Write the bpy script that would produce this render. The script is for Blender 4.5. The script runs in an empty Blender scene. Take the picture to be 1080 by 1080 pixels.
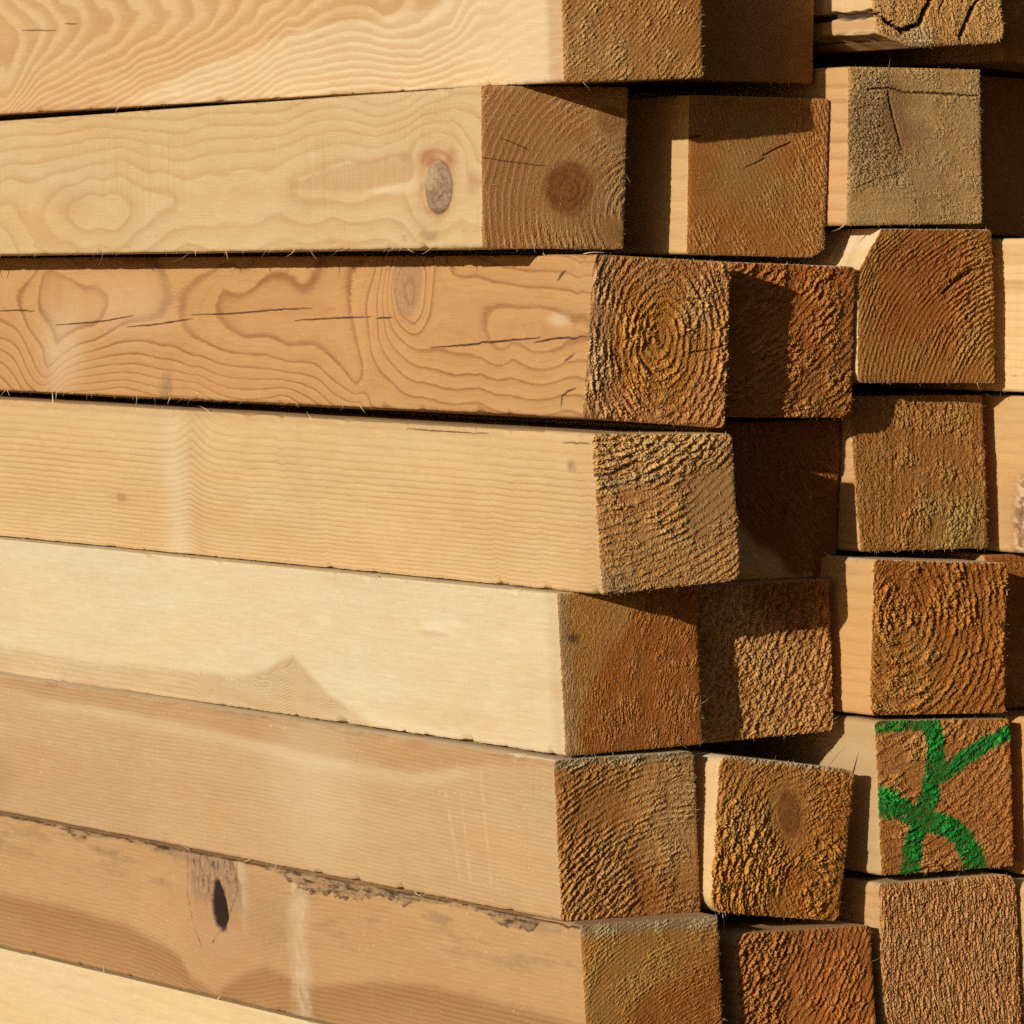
import bpy, math
import numpy as np

# ----------------------------------------------------------------------------
# A stack of square sawn timbers in low sun, seen close up.
# x runs across the sawn ends, y runs into the stack along the timbers, z is up.
# ----------------------------------------------------------------------------
scene = bpy.context.scene
COL = scene.collection
LENGTH = 2.4
N = 289                      # samples across one face of a timber

# ------------------------------------------------------------------ noise ----
def _hash(ix, iy, seed):
    h = (ix.astype(np.int64) * 374761393 + iy.astype(np.int64) * 668265263 + seed * 2246822519) & 0xFFFFFFFF
    h = ((h ^ (h >> 13)) * 1274126177) & 0xFFFFFFFF
    h = ((h ^ (h >> 16)) * 2654435761) & 0xFFFFFFFF
    return ((h ^ (h >> 15)) & 0xFFFFFF) / float(0x1000000)

def gn(x, y, seed=0):
    """gradient noise, about -1..1"""
    x, y = np.broadcast_arrays(np.asarray(x, float), np.asarray(y, float))
    ix, iy = np.floor(x), np.floor(y)
    fx, fy = x - ix, y - iy
    def g(dx, dy):
        a = _hash(ix + dx, iy + dy, seed) * 2 * np.pi
        return np.cos(a) * (fx - dx) + np.sin(a) * (fy - dy)
    u = fx * fx * fx * (fx * (fx * 6 - 15) + 10)
    v = fy * fy * fy * (fy * (fy * 6 - 15) + 10)
    a = g(0, 0) * (1 - u) + g(1, 0) * u
    b = g(0, 1) * (1 - u) + g(1, 1) * u
    return (a * (1 - v) + b * v) * 1.5

def fbm(x, y, seed=0, octaves=3, gain=.5):
    t, a, s = 0, 1, 0
    for o in range(octaves):
        t = t + a * gn(x * 2 ** o, y * 2 ** o, seed + 17 * o)
        s += a; a *= gain
    return t / s

def worley(x, y, seed=0):
    ix, iy = np.floor(x), np.floor(y)
    f1 = np.full(x.shape, 9.); ox = np.zeros(x.shape); oy = np.zeros(x.shape); rid = np.zeros(x.shape)
    for dx in (-1, 0, 1):
        for dy in (-1, 0, 1):
            cx, cy = ix + dx, iy + dy
            px = cx + _hash(cx, cy, seed); py = cy + _hash(cx, cy, seed + 7)
            d = np.hypot(px - x, py - y)
            closer = d < f1
            ox = np.where(closer, x - px, ox); oy = np.where(closer, y - py, oy)
            rid = np.where(closer, _hash(cx, cy, seed + 13), rid)
            f1 = np.where(closer, d, f1)
    return f1, rid, ox, oy

def sstep(a, b, x):
    t = np.clip((x - a) / (b - a), 0, 1)
    return t * t * (3 - 2 * t)

def polydist(x, y, pts):
    """distance to a polyline and the fraction along it"""
    best = np.full(np.shape(x), 1e9); frac = np.zeros(np.shape(x))
    n = len(pts) - 1
    for i in range(n):
        (x0, y0), (x1, y1) = pts[i][:2], pts[i + 1][:2]
        dx, dy = x1 - x0, y1 - y0
        t = np.clip(((x - x0) * dx + (y - y0) * dy) / (dx * dx + dy * dy + 1e-12), 0, 1)
        d = np.hypot(x - x0 - t * dx, y - y0 - t * dy)
        frac = np.where(d < best, (i + t) / n, frac)
        best = np.minimum(best, d)
    return best, frac

# -------------------------------------------------------------- materials ----
def nt(mat):
    mat.use_nodes = True
    t = mat.node_tree
    for n in list(t.nodes):
        t.nodes.remove(n)
    return t

class G:
    """tiny helper to wire shader nodes"""
    off = 0.
    def __init__(s, t): s.t = t
    def n(s, typ, **kw):
        nd = s.t.nodes.new(typ)
        for k, v in kw.items(): setattr(nd, k, v)
        return nd
    def put(s, sock, v):
        if isinstance(v, bpy.types.NodeSocket): s.t.links.new(v, sock)
        elif isinstance(v, (tuple, list)) and len(v) == 3 and sock.type == 'RGBA': sock.default_value = (*v, 1)
        else: sock.default_value = v
    def attr(s, name):
        return s.n('ShaderNodeAttribute', attribute_name=name).outputs['Fac']
    def m(s, op, a, b=0., c=None, clamp=False):
        nd = s.n('ShaderNodeMath', operation=op, use_clamp=clamp)
        s.put(nd.inputs[0], a); s.put(nd.inputs[1], b)
        if c is not None: s.put(nd.inputs[2], c)
        return nd.outputs[0]
    def mix(s, f, a, b, mode='MIX'):
        nd = s.n('ShaderNodeMix', data_type='RGBA', blend_type=mode)
        s.put(nd.inputs[0], f); s.put(nd.inputs[6], a); s.put(nd.inputs[7], b)
        return nd.outputs[2]
    def coords(s, scale):
        tc = s.n('ShaderNodeTexCoord'); mp = s.n('ShaderNodeMapping')
        s.t.links.new(tc.outputs['Object'], mp.inputs[0]); mp.inputs['Scale'].default_value = scale
        mp.inputs['Location'].default_value = (G.off * 7.3, G.off * 3.1, G.off * 5.7)
        return mp.outputs[0]
    def noise(s, scale3, detail=3, rough=.55, dist=0.):
        nd = s.n('ShaderNodeTexNoise'); s.put(nd.inputs['Vector'], s.coords(scale3))
        nd.inputs['Scale'].default_value = 1; nd.inputs['Detail'].default_value = detail
        nd.inputs['Roughness'].default_value = rough; nd.inputs['Distortion'].default_value = dist
        return nd.outputs[0]
    def rng(s, v, a, b, c=0., d=1., smooth=False):
        nd = s.n('ShaderNodeMapRange', interpolation_type='SMOOTHSTEP' if smooth else 'LINEAR')
        s.put(nd.inputs[0], v)
        for i, q in enumerate((a, b, c, d)): nd.inputs[i + 1].default_value = q
        return nd.outputs[0]
    def ramp(s, v, stops):
        nd = s.n('ShaderNodeValToRGB'); e = nd.color_ramp.elements
        while len(e) < len(stops): e.new(.5)
        for el, (p, c) in zip(e, stops):
            el.position = p; el.color = (c, c, c, 1)
        s.put(nd.inputs[0], v)
        return nd.outputs[0]

def sawn_side_material(name, early, late, heart=(.36, .21, .10), sap=None, saw=.25, ring=1., fleck=.6, rough=.62, dirt=.2, thin=False, broad=False):
    """planed or sawn long faces: growth rings follow the 'phase' attribute"""
    mat = bpy.data.materials.new(name); g = G(nt(mat))
    sap = sap or tuple(min(.85, c * 1.18 + .03) for c in early)
    ph = g.attr('phase')
    wob = g.noise((300, 60, 700), 3, .65)
    ph = g.m('ADD', ph, g.m('MULTIPLY', g.m('SUBTRACT', wob, .5), .22))
    fr = g.m('FRACT', ph)
    band = g.ramp(fr, [(0, 0.0), (.34, .03), (.42, .26), (.48, .04), (.74, .22), (.88, 1.0), (.94, .80), (1.0, 0.0)] if thin else
                  [(0, .05), (.22, .12), (.45, .75), (.80, 1.0), (.90, .80), (1.0, .05)] if broad else
                  [(0, 0.0), (.30, .05), (.62, .30), (.86, 1.0), (.93, .85), (1.0, 0.0)])
    k = g.m('MULTIPLY', g.m('MULTIPLY', band, g.attr('ringk')), ring)
    brk = g.rng(g.noise((25, 6, 40), 3), .3, .7, .65, 1.15)
    k = g.m('MULTIPLY', k, brk, clamp=True)
    ground = g.mix(g.attr('sap'), early, sap)
    ground = g.mix(g.attr('heart'), ground, heart)
    latec = g.mix(g.attr('heart'), late, tuple(c * .55 for c in heart))
    c = g.mix(k, ground, latec)
    c = g.mix(g.rng(g.noise((11, 3.2, 26), 4, .6), .35, .65, 0, .55), g.mix(1., c, (1.02, .97, .90), 'MULTIPLY'), g.mix(1., c, (.98, 1.0, 1.02), 'MULTIPLY'))
    # slow variation, blotches, long fibres, cross-grain saw marks, pale flecks
    c = g.mix(g.rng(g.noise((18, 4, 22), 4, .6), .35, .7, 0, .38), c, g.mix(1., c, (1.0, .83, .66), 'MULTIPLY'))
    c = g.mix(g.rng(g.noise((9, 7, 14), 2), .45, .75, 0, .30), c, g.mix(1., c, (1.14, 1.12, 1.05), 'MULTIPLY'))
    c = g.mix(g.rng(g.noise((75, 22, 95), 5, .68), .38, .66, 0, .34), c, g.mix(1., c, (.90, .79, .64), 'MULTIPLY'))
    c = g.mix(g.rng(g.noise((130, 45, 210), 5, .7), .50, .72, 0, .50), c, g.mix(1., c, (1.12, 1.14, 1.18), 'MULTIPLY'))
    fib = g.noise((1400, 42, 1500), 4, .72)
    c = g.mix(g.rng(fib, .3, .7, 0, .46), g.mix(1., c, (1.10, 1.10, 1.10), 'MULTIPLY'), g.mix(1., c, (.80, .72, .62), 'MULTIPLY'))
    sawn = g.noise((60, 520, 14), 2, .6)
    sawm = g.m('MULTIPLY', g.rng(sawn, .42, .66, 0, 1), g.rng(g.noise((20, 12, 9), 2), .4, .65, .2, 1))
    c = g.mix(g.m('MULTIPLY', sawm, saw), c, g.mix(1., c, (.86, .80, .72), 'MULTIPLY'))
    tuft = g.rng(g.noise((520, 90, 620), 4, .72), .60, .72, 0, .45)
    c = g.mix(g.m('MULTIPLY', tuft, g.rng(g.noise((30, 10, 30), 2), .45, .6)), c, g.mix(1., c, (1.22, 1.24, 1.28), 'MULTIPLY'))
    scuff = g.rng(g.noise((110, 240, 40), 4, .75), .60, .74, 0, .30)
    c = g.mix(scuff, c, g.mix(1., c, (.80, .72, .62), 'MULTIPLY'))
    fl = g.rng(g.noise((620, 360, 620), 2, .5), .67, .74, 0, fleck)
    c = g.mix(g.m('MULTIPLY', fl, g.rng(g.noise((26, 14, 30), 3), .48, .62, .12, 1.)), c, (.74, .61, .40))
    pore = g.rng(g.noise((620, 75, 1000), 3, .7), .62, .74, 0, .42)
    c = g.mix(pore, c, g.mix(1., c, (.66, .52, .38), 'MULTIPLY'))
    ds = g.rng(g.noise((210, 130, 230), 4, .7), .66, .80, 0, dirt)
    c = g.mix(ds, c, (.16, .10, .06))
    # things that are there: pale streaks, reddish stains, grey marks, knots, cracks; 'dark' also holds painted shade
    c = g.mix(g.attr('pale'), c, (.66, .54, .36))
    c = g.mix(g.attr('red'), c, (.37, .175, .075))
    c = g.mix(g.attr('grey'), c, g.mix(g.rng(g.noise((240, 200, 240), 4, .65), .35, .65), (.29, .185, .095), (.11, .062, .032)))
    kn = g.attr('knot')
    kcol = g.mix(g.rng(g.noise((320, 300, 320), 4, .7), .35, .65), (.34, .215, .13), (.20, .115, .065))
    kcol = g.mix(g.rng(g.noise((520, 480, 520), 3, .6), .62, .70), kcol, (.44, .30, .17))
    c = g.mix(kn, c, kcol)
    dk = g.attr('dark')
    c = g.mix(dk, c, (.024, .010, .005))
    bs = g.n('ShaderNodeBsdfPrincipled')
    g.put(bs.inputs['Base Color'], c); bs.inputs['Roughness'].default_value = rough
    bs.inputs['Specular IOR Level'].default_value = .3
    hgt = g.m('ADD', g.m('MULTIPLY', fib, .75), g.m('MULTIPLY', sawn, saw * 1.4 + .15))
    hgt = g.m('ADD', hgt, g.m('MULTIPLY', g.noise((260, 60, 330), 4, .7), .9))
    hgt = g.m('ADD', hgt, g.m('MULTIPLY', k, .22))
    hgt = g.m('ADD', hgt, g.m('MULTIPLY', g.noise((900, 500, 900), 3, .7), .35))
    hgt = g.m('SUBTRACT', hgt, g.m('MULTIPLY', dk, 1.6))
    bp = g.n('ShaderNodeBump'); bp.inputs['Strength'].default_value = .55; bp.inputs['Distance'].default_value = .0005
    g.put(bp.inputs['Height'], hgt); g.t.links.new(bp.outputs[0], bs.inputs['Normal'])
    out = g.n('ShaderNodeOutputMaterial'); g.t.links.new(bs.outputs[0], out.inputs[0])
    return mat

def end_grain_material(name, tip, deep, tip2, deep2, ringk=.35, grey=0., fleck=.6):
    """saw-torn end grain: fibre tips pale, torn pits rich, partly from bounced light put into their colour; 'heart' swaps to the second pair"""
    mat = bpy.data.materials.new(name); g = G(nt(mat))
    tip, tip2 = [(min(.86, c[0] * 1.13), min(.75, c[1] * 1.08), c[2] * .86) for c in (tip, tip2)]
    deep, deep2 = [tuple(.36 * a * w + .60 * b for a, b, w in zip(t, d, (.95, .68, .42))) for t, d in ((tip, deep), (tip2, deep2))]
    h = g.attr('height')
    hm = g.rng(g.m('ADD', h, g.m('MULTIPLY', g.m('SUBTRACT', g.noise((900, 900, 900), 3, .7), .5), .55)), .12, .88)
    ht = g.attr('heart')
    a = g.mix(hm, deep, tip); b = g.mix(hm, deep2, tip2)  # pit colours partly hold bounced light, painted by relief height
    c = g.mix(ht, a, b)
    ph = g.m('ADD', g.attr('phase'), g.m('MULTIPLY', g.m('SUBTRACT', g.noise((300, 300, 300), 2), .5), .25))
    band = g.ramp(g.m('FRACT', ph), [(0, 0.), (.45, .1), (.82, 1.), (1., 0.)])
    c = g.mix(g.m('MULTIPLY', band, ringk), c, g.mix(1., c, (.62, .45, .32), 'MULTIPLY'))
    c = g.mix(g.rng(g.noise((38, 38, 38), 4, .6), .35, .68, 0, .55), c, g.mix(1., c, (1.0, .76, .52), 'MULTIPLY'))
    c = g.mix(g.rng(g.noise((60, 60, 60), 4, .6, .5), .45, .75, 0, .5), c, g.mix(1., c, (1.18, 1.20, 1.22), 'MULTIPLY'))
    c = g.mix(g.rng(g.noise((1700, 1700, 1700), 2, .6), .35, .7, 0, .45), c, g.mix(1., c, (.78, .66, .52), 'MULTIPLY'))
    fl = g.rng(g.noise((620, 620, 620), 2, .5), .665, .72, 0, fleck)
    c = g.mix(g.m('MULTIPLY', fl, hm), c, (.82, .66, .44))
    c = g.mix(g.rng(g.noise((1100, 1100, 1100), 3, .75), .38, .64, 0, .55), g.mix(1., c, (.82, .70, .55), 'MULTIPLY'), g.mix(1., c, (1.15, 1.15, 1.12), 'MULTIPLY'))
    gm = g.m('ADD', g.attr('grey'), g.rng(g.noise((70, 70, 70), 4, .65), .5, .72, 0, grey), clamp=True)
    c = g.mix(gm, c, g.mix(hm, (.19, .125, .055), (.62, .48, .27)))
    kn = g.attr('knot')
    kc = g.mix(g.rng(g.noise((160, 160, 160), 4, .65), .35, .65), (.30, .105, .024), (.19, .060, .012))
    c = g.mix(kn, c, kc)
    c = g.mix(g.attr('pale'), c, (.58, .45, .26))
    # sprayed paint, thin and broken at its edges
    pn = g.m('ADD', g.attr('paint'), g.m('MULTIPLY', g.m('SUBTRACT', g.noise((330, 330, 330), 5, .8), .5), 1.9))
    pm = g.m('MULTIPLY', g.rng(pn, .46, .78), g.rng(hm, .02, .35, .72, 1.))
    pc = g.mix(g.m('MULTIPLY', g.rng(g.noise((300, 300, 300), 3, .6), .3, .65), hm), (.003, .09, .010), (.035, .46, .055))
    c = g.mix(pm, c, pc)
    bl = g.rng(g.m('ADD', g.attr('blue'), g.m('MULTIPLY', g.m('SUBTRACT', g.noise((500, 500, 500), 3, .7), .5), .9)), .5, .8, 0, .75)
    c = g.mix(bl, c, (.13, .20, .15))
    dk = g.attr('dark')
    c = g.mix(dk, c, (.045, .016, .006))
    bs = g.n('ShaderNodeBsdfPrincipled')
    g.put(bs.inputs['Base Color'], c); bs.inputs['Roughness'].default_value = .62
    bs.inputs['Specular IOR Level'].default_value = .16
    hgt = g.m('ADD', g.noise((1500, 1500, 1500), 3, .7), g.m('MULTIPLY', g.noise((620, 620, 620), 3, .6), .8))
    bp = g.n('ShaderNodeBump'); bp.inputs['Strength'].default_value = .8; bp.inputs['Distance'].default_value = .0007
    g.put(bp.inputs['Height'], hgt); g.t.links.new(bp.outputs[0], bs.inputs['Normal'])
    out = g.n('ShaderNodeOutputMaterial'); g.t.links.new(bs.outputs[0], out.inputs[0])
    return mat

def fibre_material(name, col):
    mat = bpy.data.materials.new(name); g = G(nt(mat))
    bs = g.n('ShaderNodeBsdfPrincipled')
    g.put(bs.inputs['Base Color'], g.mix(g.noise((300, 300, 300), 2), tuple(c * .8 for c in col), col))
    bs.inputs['Roughness'].default_value = .6
    out = g.n('ShaderNodeOutputMaterial'); g.t.links.new(bs.outputs[0], out.inputs[0])
    return mat

# ------------------------------------------------------------------ meshes ---
class MB:
    """collects vertex grids, then links them as ONE mesh object"""
    def __init__(s, names): s.v, s.f, s.a, s.n, s.names = [], [], {k: [] for k in names}, 0, names
    def grid(s, P, attrs, keep=None):
        r, c = P.shape[:2]
        idx = np.arange(r * c).reshape(r, c) + s.n
        f = np.stack([idx[:-1, :-1], idx[1:, :-1], idx[1:, 1:], idx[:-1, 1:]], -1).reshape(-1, 4)
        if keep is not None: f = f[keep.reshape(-1)]
        s.v.append(P.reshape(-1, 3)); s.f.append(f)
        for k in s.names:
            s.a[k].append(np.broadcast_to(attrs.get(k, 0.), (r, c)).reshape(-1).astype(np.float32))
        s.n += r * c
    def tris(s, V, F, attrs=None):
        s.v.append(V); s.f.append(F + s.n)
        for k in s.names: s.a[k].append(np.zeros(len(V), np.float32))
        s.n += len(V)
    def build(s, name, mat, parent, origin, smooth=True):
        V = np.concatenate(s.v) - origin
        F = np.concatenate(s.f)
        used = np.zeros(len(V), bool); used[F.reshape(-1)] = True
        remap = np.cumsum(used) - 1
        V = V[used]; F = remap[F]
        me = bpy.data.meshes.new(name)
        me.vertices.add(len(V)); me.vertices.foreach_set('co', V.astype(np.float32).reshape(-1))
        q = F.shape[1]
        me.loops.add(F.size); me.loops.foreach_set('vertex_index', F.reshape(-1).astype(np.int32))
        me.polygons.add(len(F))
        me.polygons.foreach_set('loop_start', np.arange(0, F.size, q, dtype=np.int32))
        me.polygons.foreach_set('loop_total', np.full(len(F), q, np.int32))
        me.polygons.foreach_set('use_smooth', np.full(len(F), smooth))
        me.update(calc_edges=True)
        for k in s.names:
            at = me.attributes.new(k, 'FLOAT', 'POINT')
            at.data.foreach_set('value', np.concatenate(s.a[k])[used])
        me.materials.append(mat)
        o = bpy.data.objects.new(name, me); COL.objects.link(o)
        o.parent = parent
        return o

SIDE_ATTRS = ('phase', 'ringk', 'heart', 'sap', 'knot', 'dark', 'pale', 'red', 'grey')
END_ATTRS = ('height', 'phase', 'heart', 'knot', 'dark', 'pale', 'grey', 'paint', 'blue')

def rbf_field(pts, S, T):
    """smooth growth-ring surface through (s, t, ring number) samples measured on the face"""
    pts = np.array([(b, c, a) for a, b, c in pts], float)
    sc = np.array([1., .1]) * 10
    c = pts[:, :2] * sc
    n = len(c)
    d = np.hypot(c[:, None, 0] - c[None, :, 0], c[:, None, 1] - c[None, :, 1])
    K = np.where(d > 0, d * d * np.log(d + 1e-9), 0) + np.eye(n) * 3e-3
    A = np.zeros((n + 3, n + 3)); A[:n, :n] = K
    A[:n, n] = 1; A[:n, n + 1:] = c; A[n, :n] = 1; A[n + 1:, :n] = c.T
    w = np.linalg.solve(A, np.concatenate([pts[:, 2], np.zeros(3)]))
    out = w[n] + w[n + 1] * S * sc[0] + w[n + 2] * T * sc[1]
    for i in range(n):
        r2 = (S * sc[0] - c[i, 0]) ** 2 + (T * sc[1] - c[i, 1]) ** 2 + 1e-12
        out = out + w[i] * .5 * r2 * np.log(r2)
    return out

def frustum_fibres(roots, dirs, lens, rads, rnd, curl=.5, seg=4):
    """curved tapering slivers, triangular in section"""
    V, F = [], []
    for p, d, L, r in zip(roots, dirs, lens, rads):
        d = d / (np.linalg.norm(d) + 1e-9)
        side = np.cross(d, rnd.normal(size=3)); side /= np.linalg.norm(side) + 1e-9
        up = np.cross(d, side)
        base = len(V)
        for i in range(seg + 1):
            q = i / seg
            c = p + d * L * q + side * curl * L * q * q
            rr = r * (1 - .85 * q)
            for j in range(3):
                a = j * 2.0944
                V.append(c + (np.cos(a) * up + np.sin(a) * side * .8 + 0 * d) * rr)
        for i in range(seg):
            for j in range(3):
                a, b = base + i * 3 + j, base + i * 3 + (j + 1) % 3
                F.append((a, b, b + 3, a + 3))
    return np.array(V), np.array(F)

# ------------------------------------------------------------- end grain ----
def disc(u, v, cu, cv, ru, rv, soft=.25, ang=0.):
    a = math.radians(ang); du, dv = u - cu, v - cv
    x = du * math.cos(a) + dv * math.sin(a); y = -du * math.sin(a) + dv * math.cos(a)
    return 1 - sstep(1 - soft, 1 + soft, np.hypot(x / ru, y / rv))

def end_surface(e, seed):
    """height (metres, towards the viewer) and surface fields over the sawn end"""
    q = np.linspace(0, 1, N)
    u, v = np.meshgrid(q, q)
    X, Z = u * .1, v * .1
    px, pz = e['pith'][0] * .1, e['pith'][1] * .1
    warp = e.get('warp', 1.)
    wx = X + fbm(X * 28, Z * 28, seed, 3) * .0022 * warp; wz = Z + fbm(X * 28, Z * 28, seed + 5, 3) * .0022 * warp
    st = e.get('oval', (1., 1.))
    r = np.hypot((wx - px) / st[0], (wz - pz) / st[1])
    th = np.arctan2(wz - pz, wx - px)
    sp = e['sp']
    phase = r / sp + .35 * fbm(r * 60, r * 0 + 3, seed + 9, 2)
    # rings pinch and widen, some stronger than others
    fr = phase - np.floor(phase)
    strong = .55 + .45 * _hash(np.floor(phase), np.zeros_like(phase), seed + 21)
    ridge = (sstep(.25, .78, fr) - sstep(.86, 1., fr)) * strong
    patch = sstep(-.35, .35, fbm(X * 45, Z * 45, seed + 31, 3))
    rb = e.get('break', .6)
    brk = 1 - rb * sstep(-.1, .35, fbm(X * 210, Z * 210, seed + 41, 2))
    # torn clumps of fibre, drawn out along the rings (worked in ring-aligned space)
    cs, el = e.get('cs', .0026), e.get('el', 1.5)
    arc = th * np.maximum(r, .012)
    ca = worley(r / cs + .5 * fbm(X * 300, Z * 300, seed + 3), arc / (cs * el), seed + 51)
    def chips(c):
        a = c[1] * 2 * np.pi * 7
        tilt = (np.cos(a) * c[2] + np.sin(a) * c[3]) * 1.1
        return c[1] * .75 + tilt + .35 * np.clip(1 - c[0] * 1.3, 0, 1)
    clump = chips(ca)
    jx, jz = .25 * fbm(X * 500, Z * 500, seed + 4), .25 * fbm(X * 500, Z * 500, seed + 6)
    small = chips(worley(X / (cs * .42) + jx, Z / (cs * .5) + jz, seed + 61))
    tiny = chips(worley(X / .0007 + jx, Z / .0008 + jz, seed + 63))
    fine = fbm(X * 620, Z * 620, seed + 71, 3, .7)
    # crevices: sharp valleys between rounded tufts, at two sizes
    def crev(f, sd, ax=1.): return np.minimum(np.abs(fbm((X + .0006 * wob) * f * ax, Z * f, sd, 3, .6)) * 2.4, .55) - .3
    wob = gn(X * 400, Z * 400, seed + 84)
    tear = .9 * crev(130, seed + 81) + .6 * crev(300, seed + 82, 1.25) + .35 * fbm(X * 70, Z * 70, seed + 83, 2)
    rough = .18 + .82 * patch
    if e.get('even'): rough = rough * .15 + .80
    for (cu, cv, ru, rv, val, ang) in e.get('rough', ()):
        k = disc(u, v, cu, cv, ru, rv, .45, ang)
        rough = rough * (1 - k) + val * k
    A = e.get('amp', 1.)
    h = A * (1.1 * e.get('ar', .0006) * ridge * brk * (.35 + .65 * rough)
             + .85 * e.get('ac', .0009) * rough * clump
             + .45 * e.get('ac', .0009) * (.30 + .70 * rough) * small
             + .00022 * tiny * (.30 + .70 * rough)
             + e.get('ac', .0009) * .80 * rough * tear
             + e.get('af', .00016) * fine)
    w = {k: np.zeros_like(u) for k in END_ATTRS}
    # deep saw tracks across the face
    if 'tracks' in e:
        ang, amt = e['tracks']; a = math.radians(ang)
        l = X * math.cos(a) + Z * math.sin(a)
        tr = gn(l * 420, l * 0 + 1.5, seed + 91) + .6 * gn(l * 900, (X + Z) * 12, seed + 92)
        h = h + amt * tr
    for pts, wd, dep in e.get('cracks', ()):
        uu = u + .006 * fbm(u * 22, v * 22, seed + 95, 3)
        vv = v + .006 * fbm(u * 22 + 9, v * 22, seed + 96, 3)
        d, f = polydist(uu, vv, pts)
        taper = np.minimum(1, 4.5 * np.minimum(f + .12, 1.12 - f))
        k = 1 - sstep(wd * .35 * taper, wd * taper + .002, d)
        h = h - dep * k
        w['dark'] = np.maximum(w['dark'], k * e.get('crackdark', .8))
    for kn in e.get('knots', ()):
        cu, cv, ru, rv, ang = kn[:5]
        k = disc(u, v, cu, cv, ru, rv, .16, ang)
        halo = disc(u, v, cu, cv, ru * 1.7, rv * 1.6, .5, ang)
        kr = np.hypot((u - cu) / ru, (v - cv) / rv)
        h = h * (1 - .82 * halo) + .00004 * np.sin(kr * 22 + fbm(u * 9, v * 9, seed) * 4) * k + .00010 * k * fbm(u * 60, v * 60, seed + 2, 3) + .00025 * halo
        w['knot'] = np.maximum(w['knot'], k * (kn[5] if len(kn) > 5 else 1) * (.88 + .12 * np.sin(kr * 20 + fbm(u * 9, v * 9, seed) * 5)))
    lo, hi = np.percentile(h, 4), np.percentile(h, 96)
    hn = np.clip((h - lo) / (hi - lo + 1e-6), 0, 1)
    # blend in the fixed amplitude so smooth patches stay mid-toned
    hn = .5 + (hn - .5) * np.clip(.45 + rough * .6, 0, 1)
    w['height'] = hn; w['phase'] = phase
    if 'heart' in e:
        w['heart'] = e['heart'](u, v, r * 10, seed)
    for fn in e.get('extra', ()):
        fn(w, u, v, X, Z, seed)
    h = h - h.mean() + e.get('lift', 0)
    return h, w

# ------------------------------------------------------------- the timber ---
def stations(fine_to, step, total):
    s = [0., .0005, .0011, .002, .0034]
    x = .005
    while x < fine_to:
        s.append(x); x += step
    while x < total - .05:
        s.append(x); x += max(step, .12)
    s.append(total)
    return np.array(s)

def default_side(S, T, seed, cfg):
    K, sl = cfg.get('K', 12), cfg.get('sl', 1.5)
    w = {k: np.zeros_like(S) for k in SIDE_ATTRS}
    w['phase'] = K * (T + .10 * T * T) + sl * S + .7 * fbm(S * 2.2, T * 1.5, seed, 3) + .10 * fbm(S * 16, T * 7, seed + 4, 2)
    w['ringk'] = np.full_like(S, cfg.get('rk', .6))
    return w

SUFFIX = {}

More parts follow.
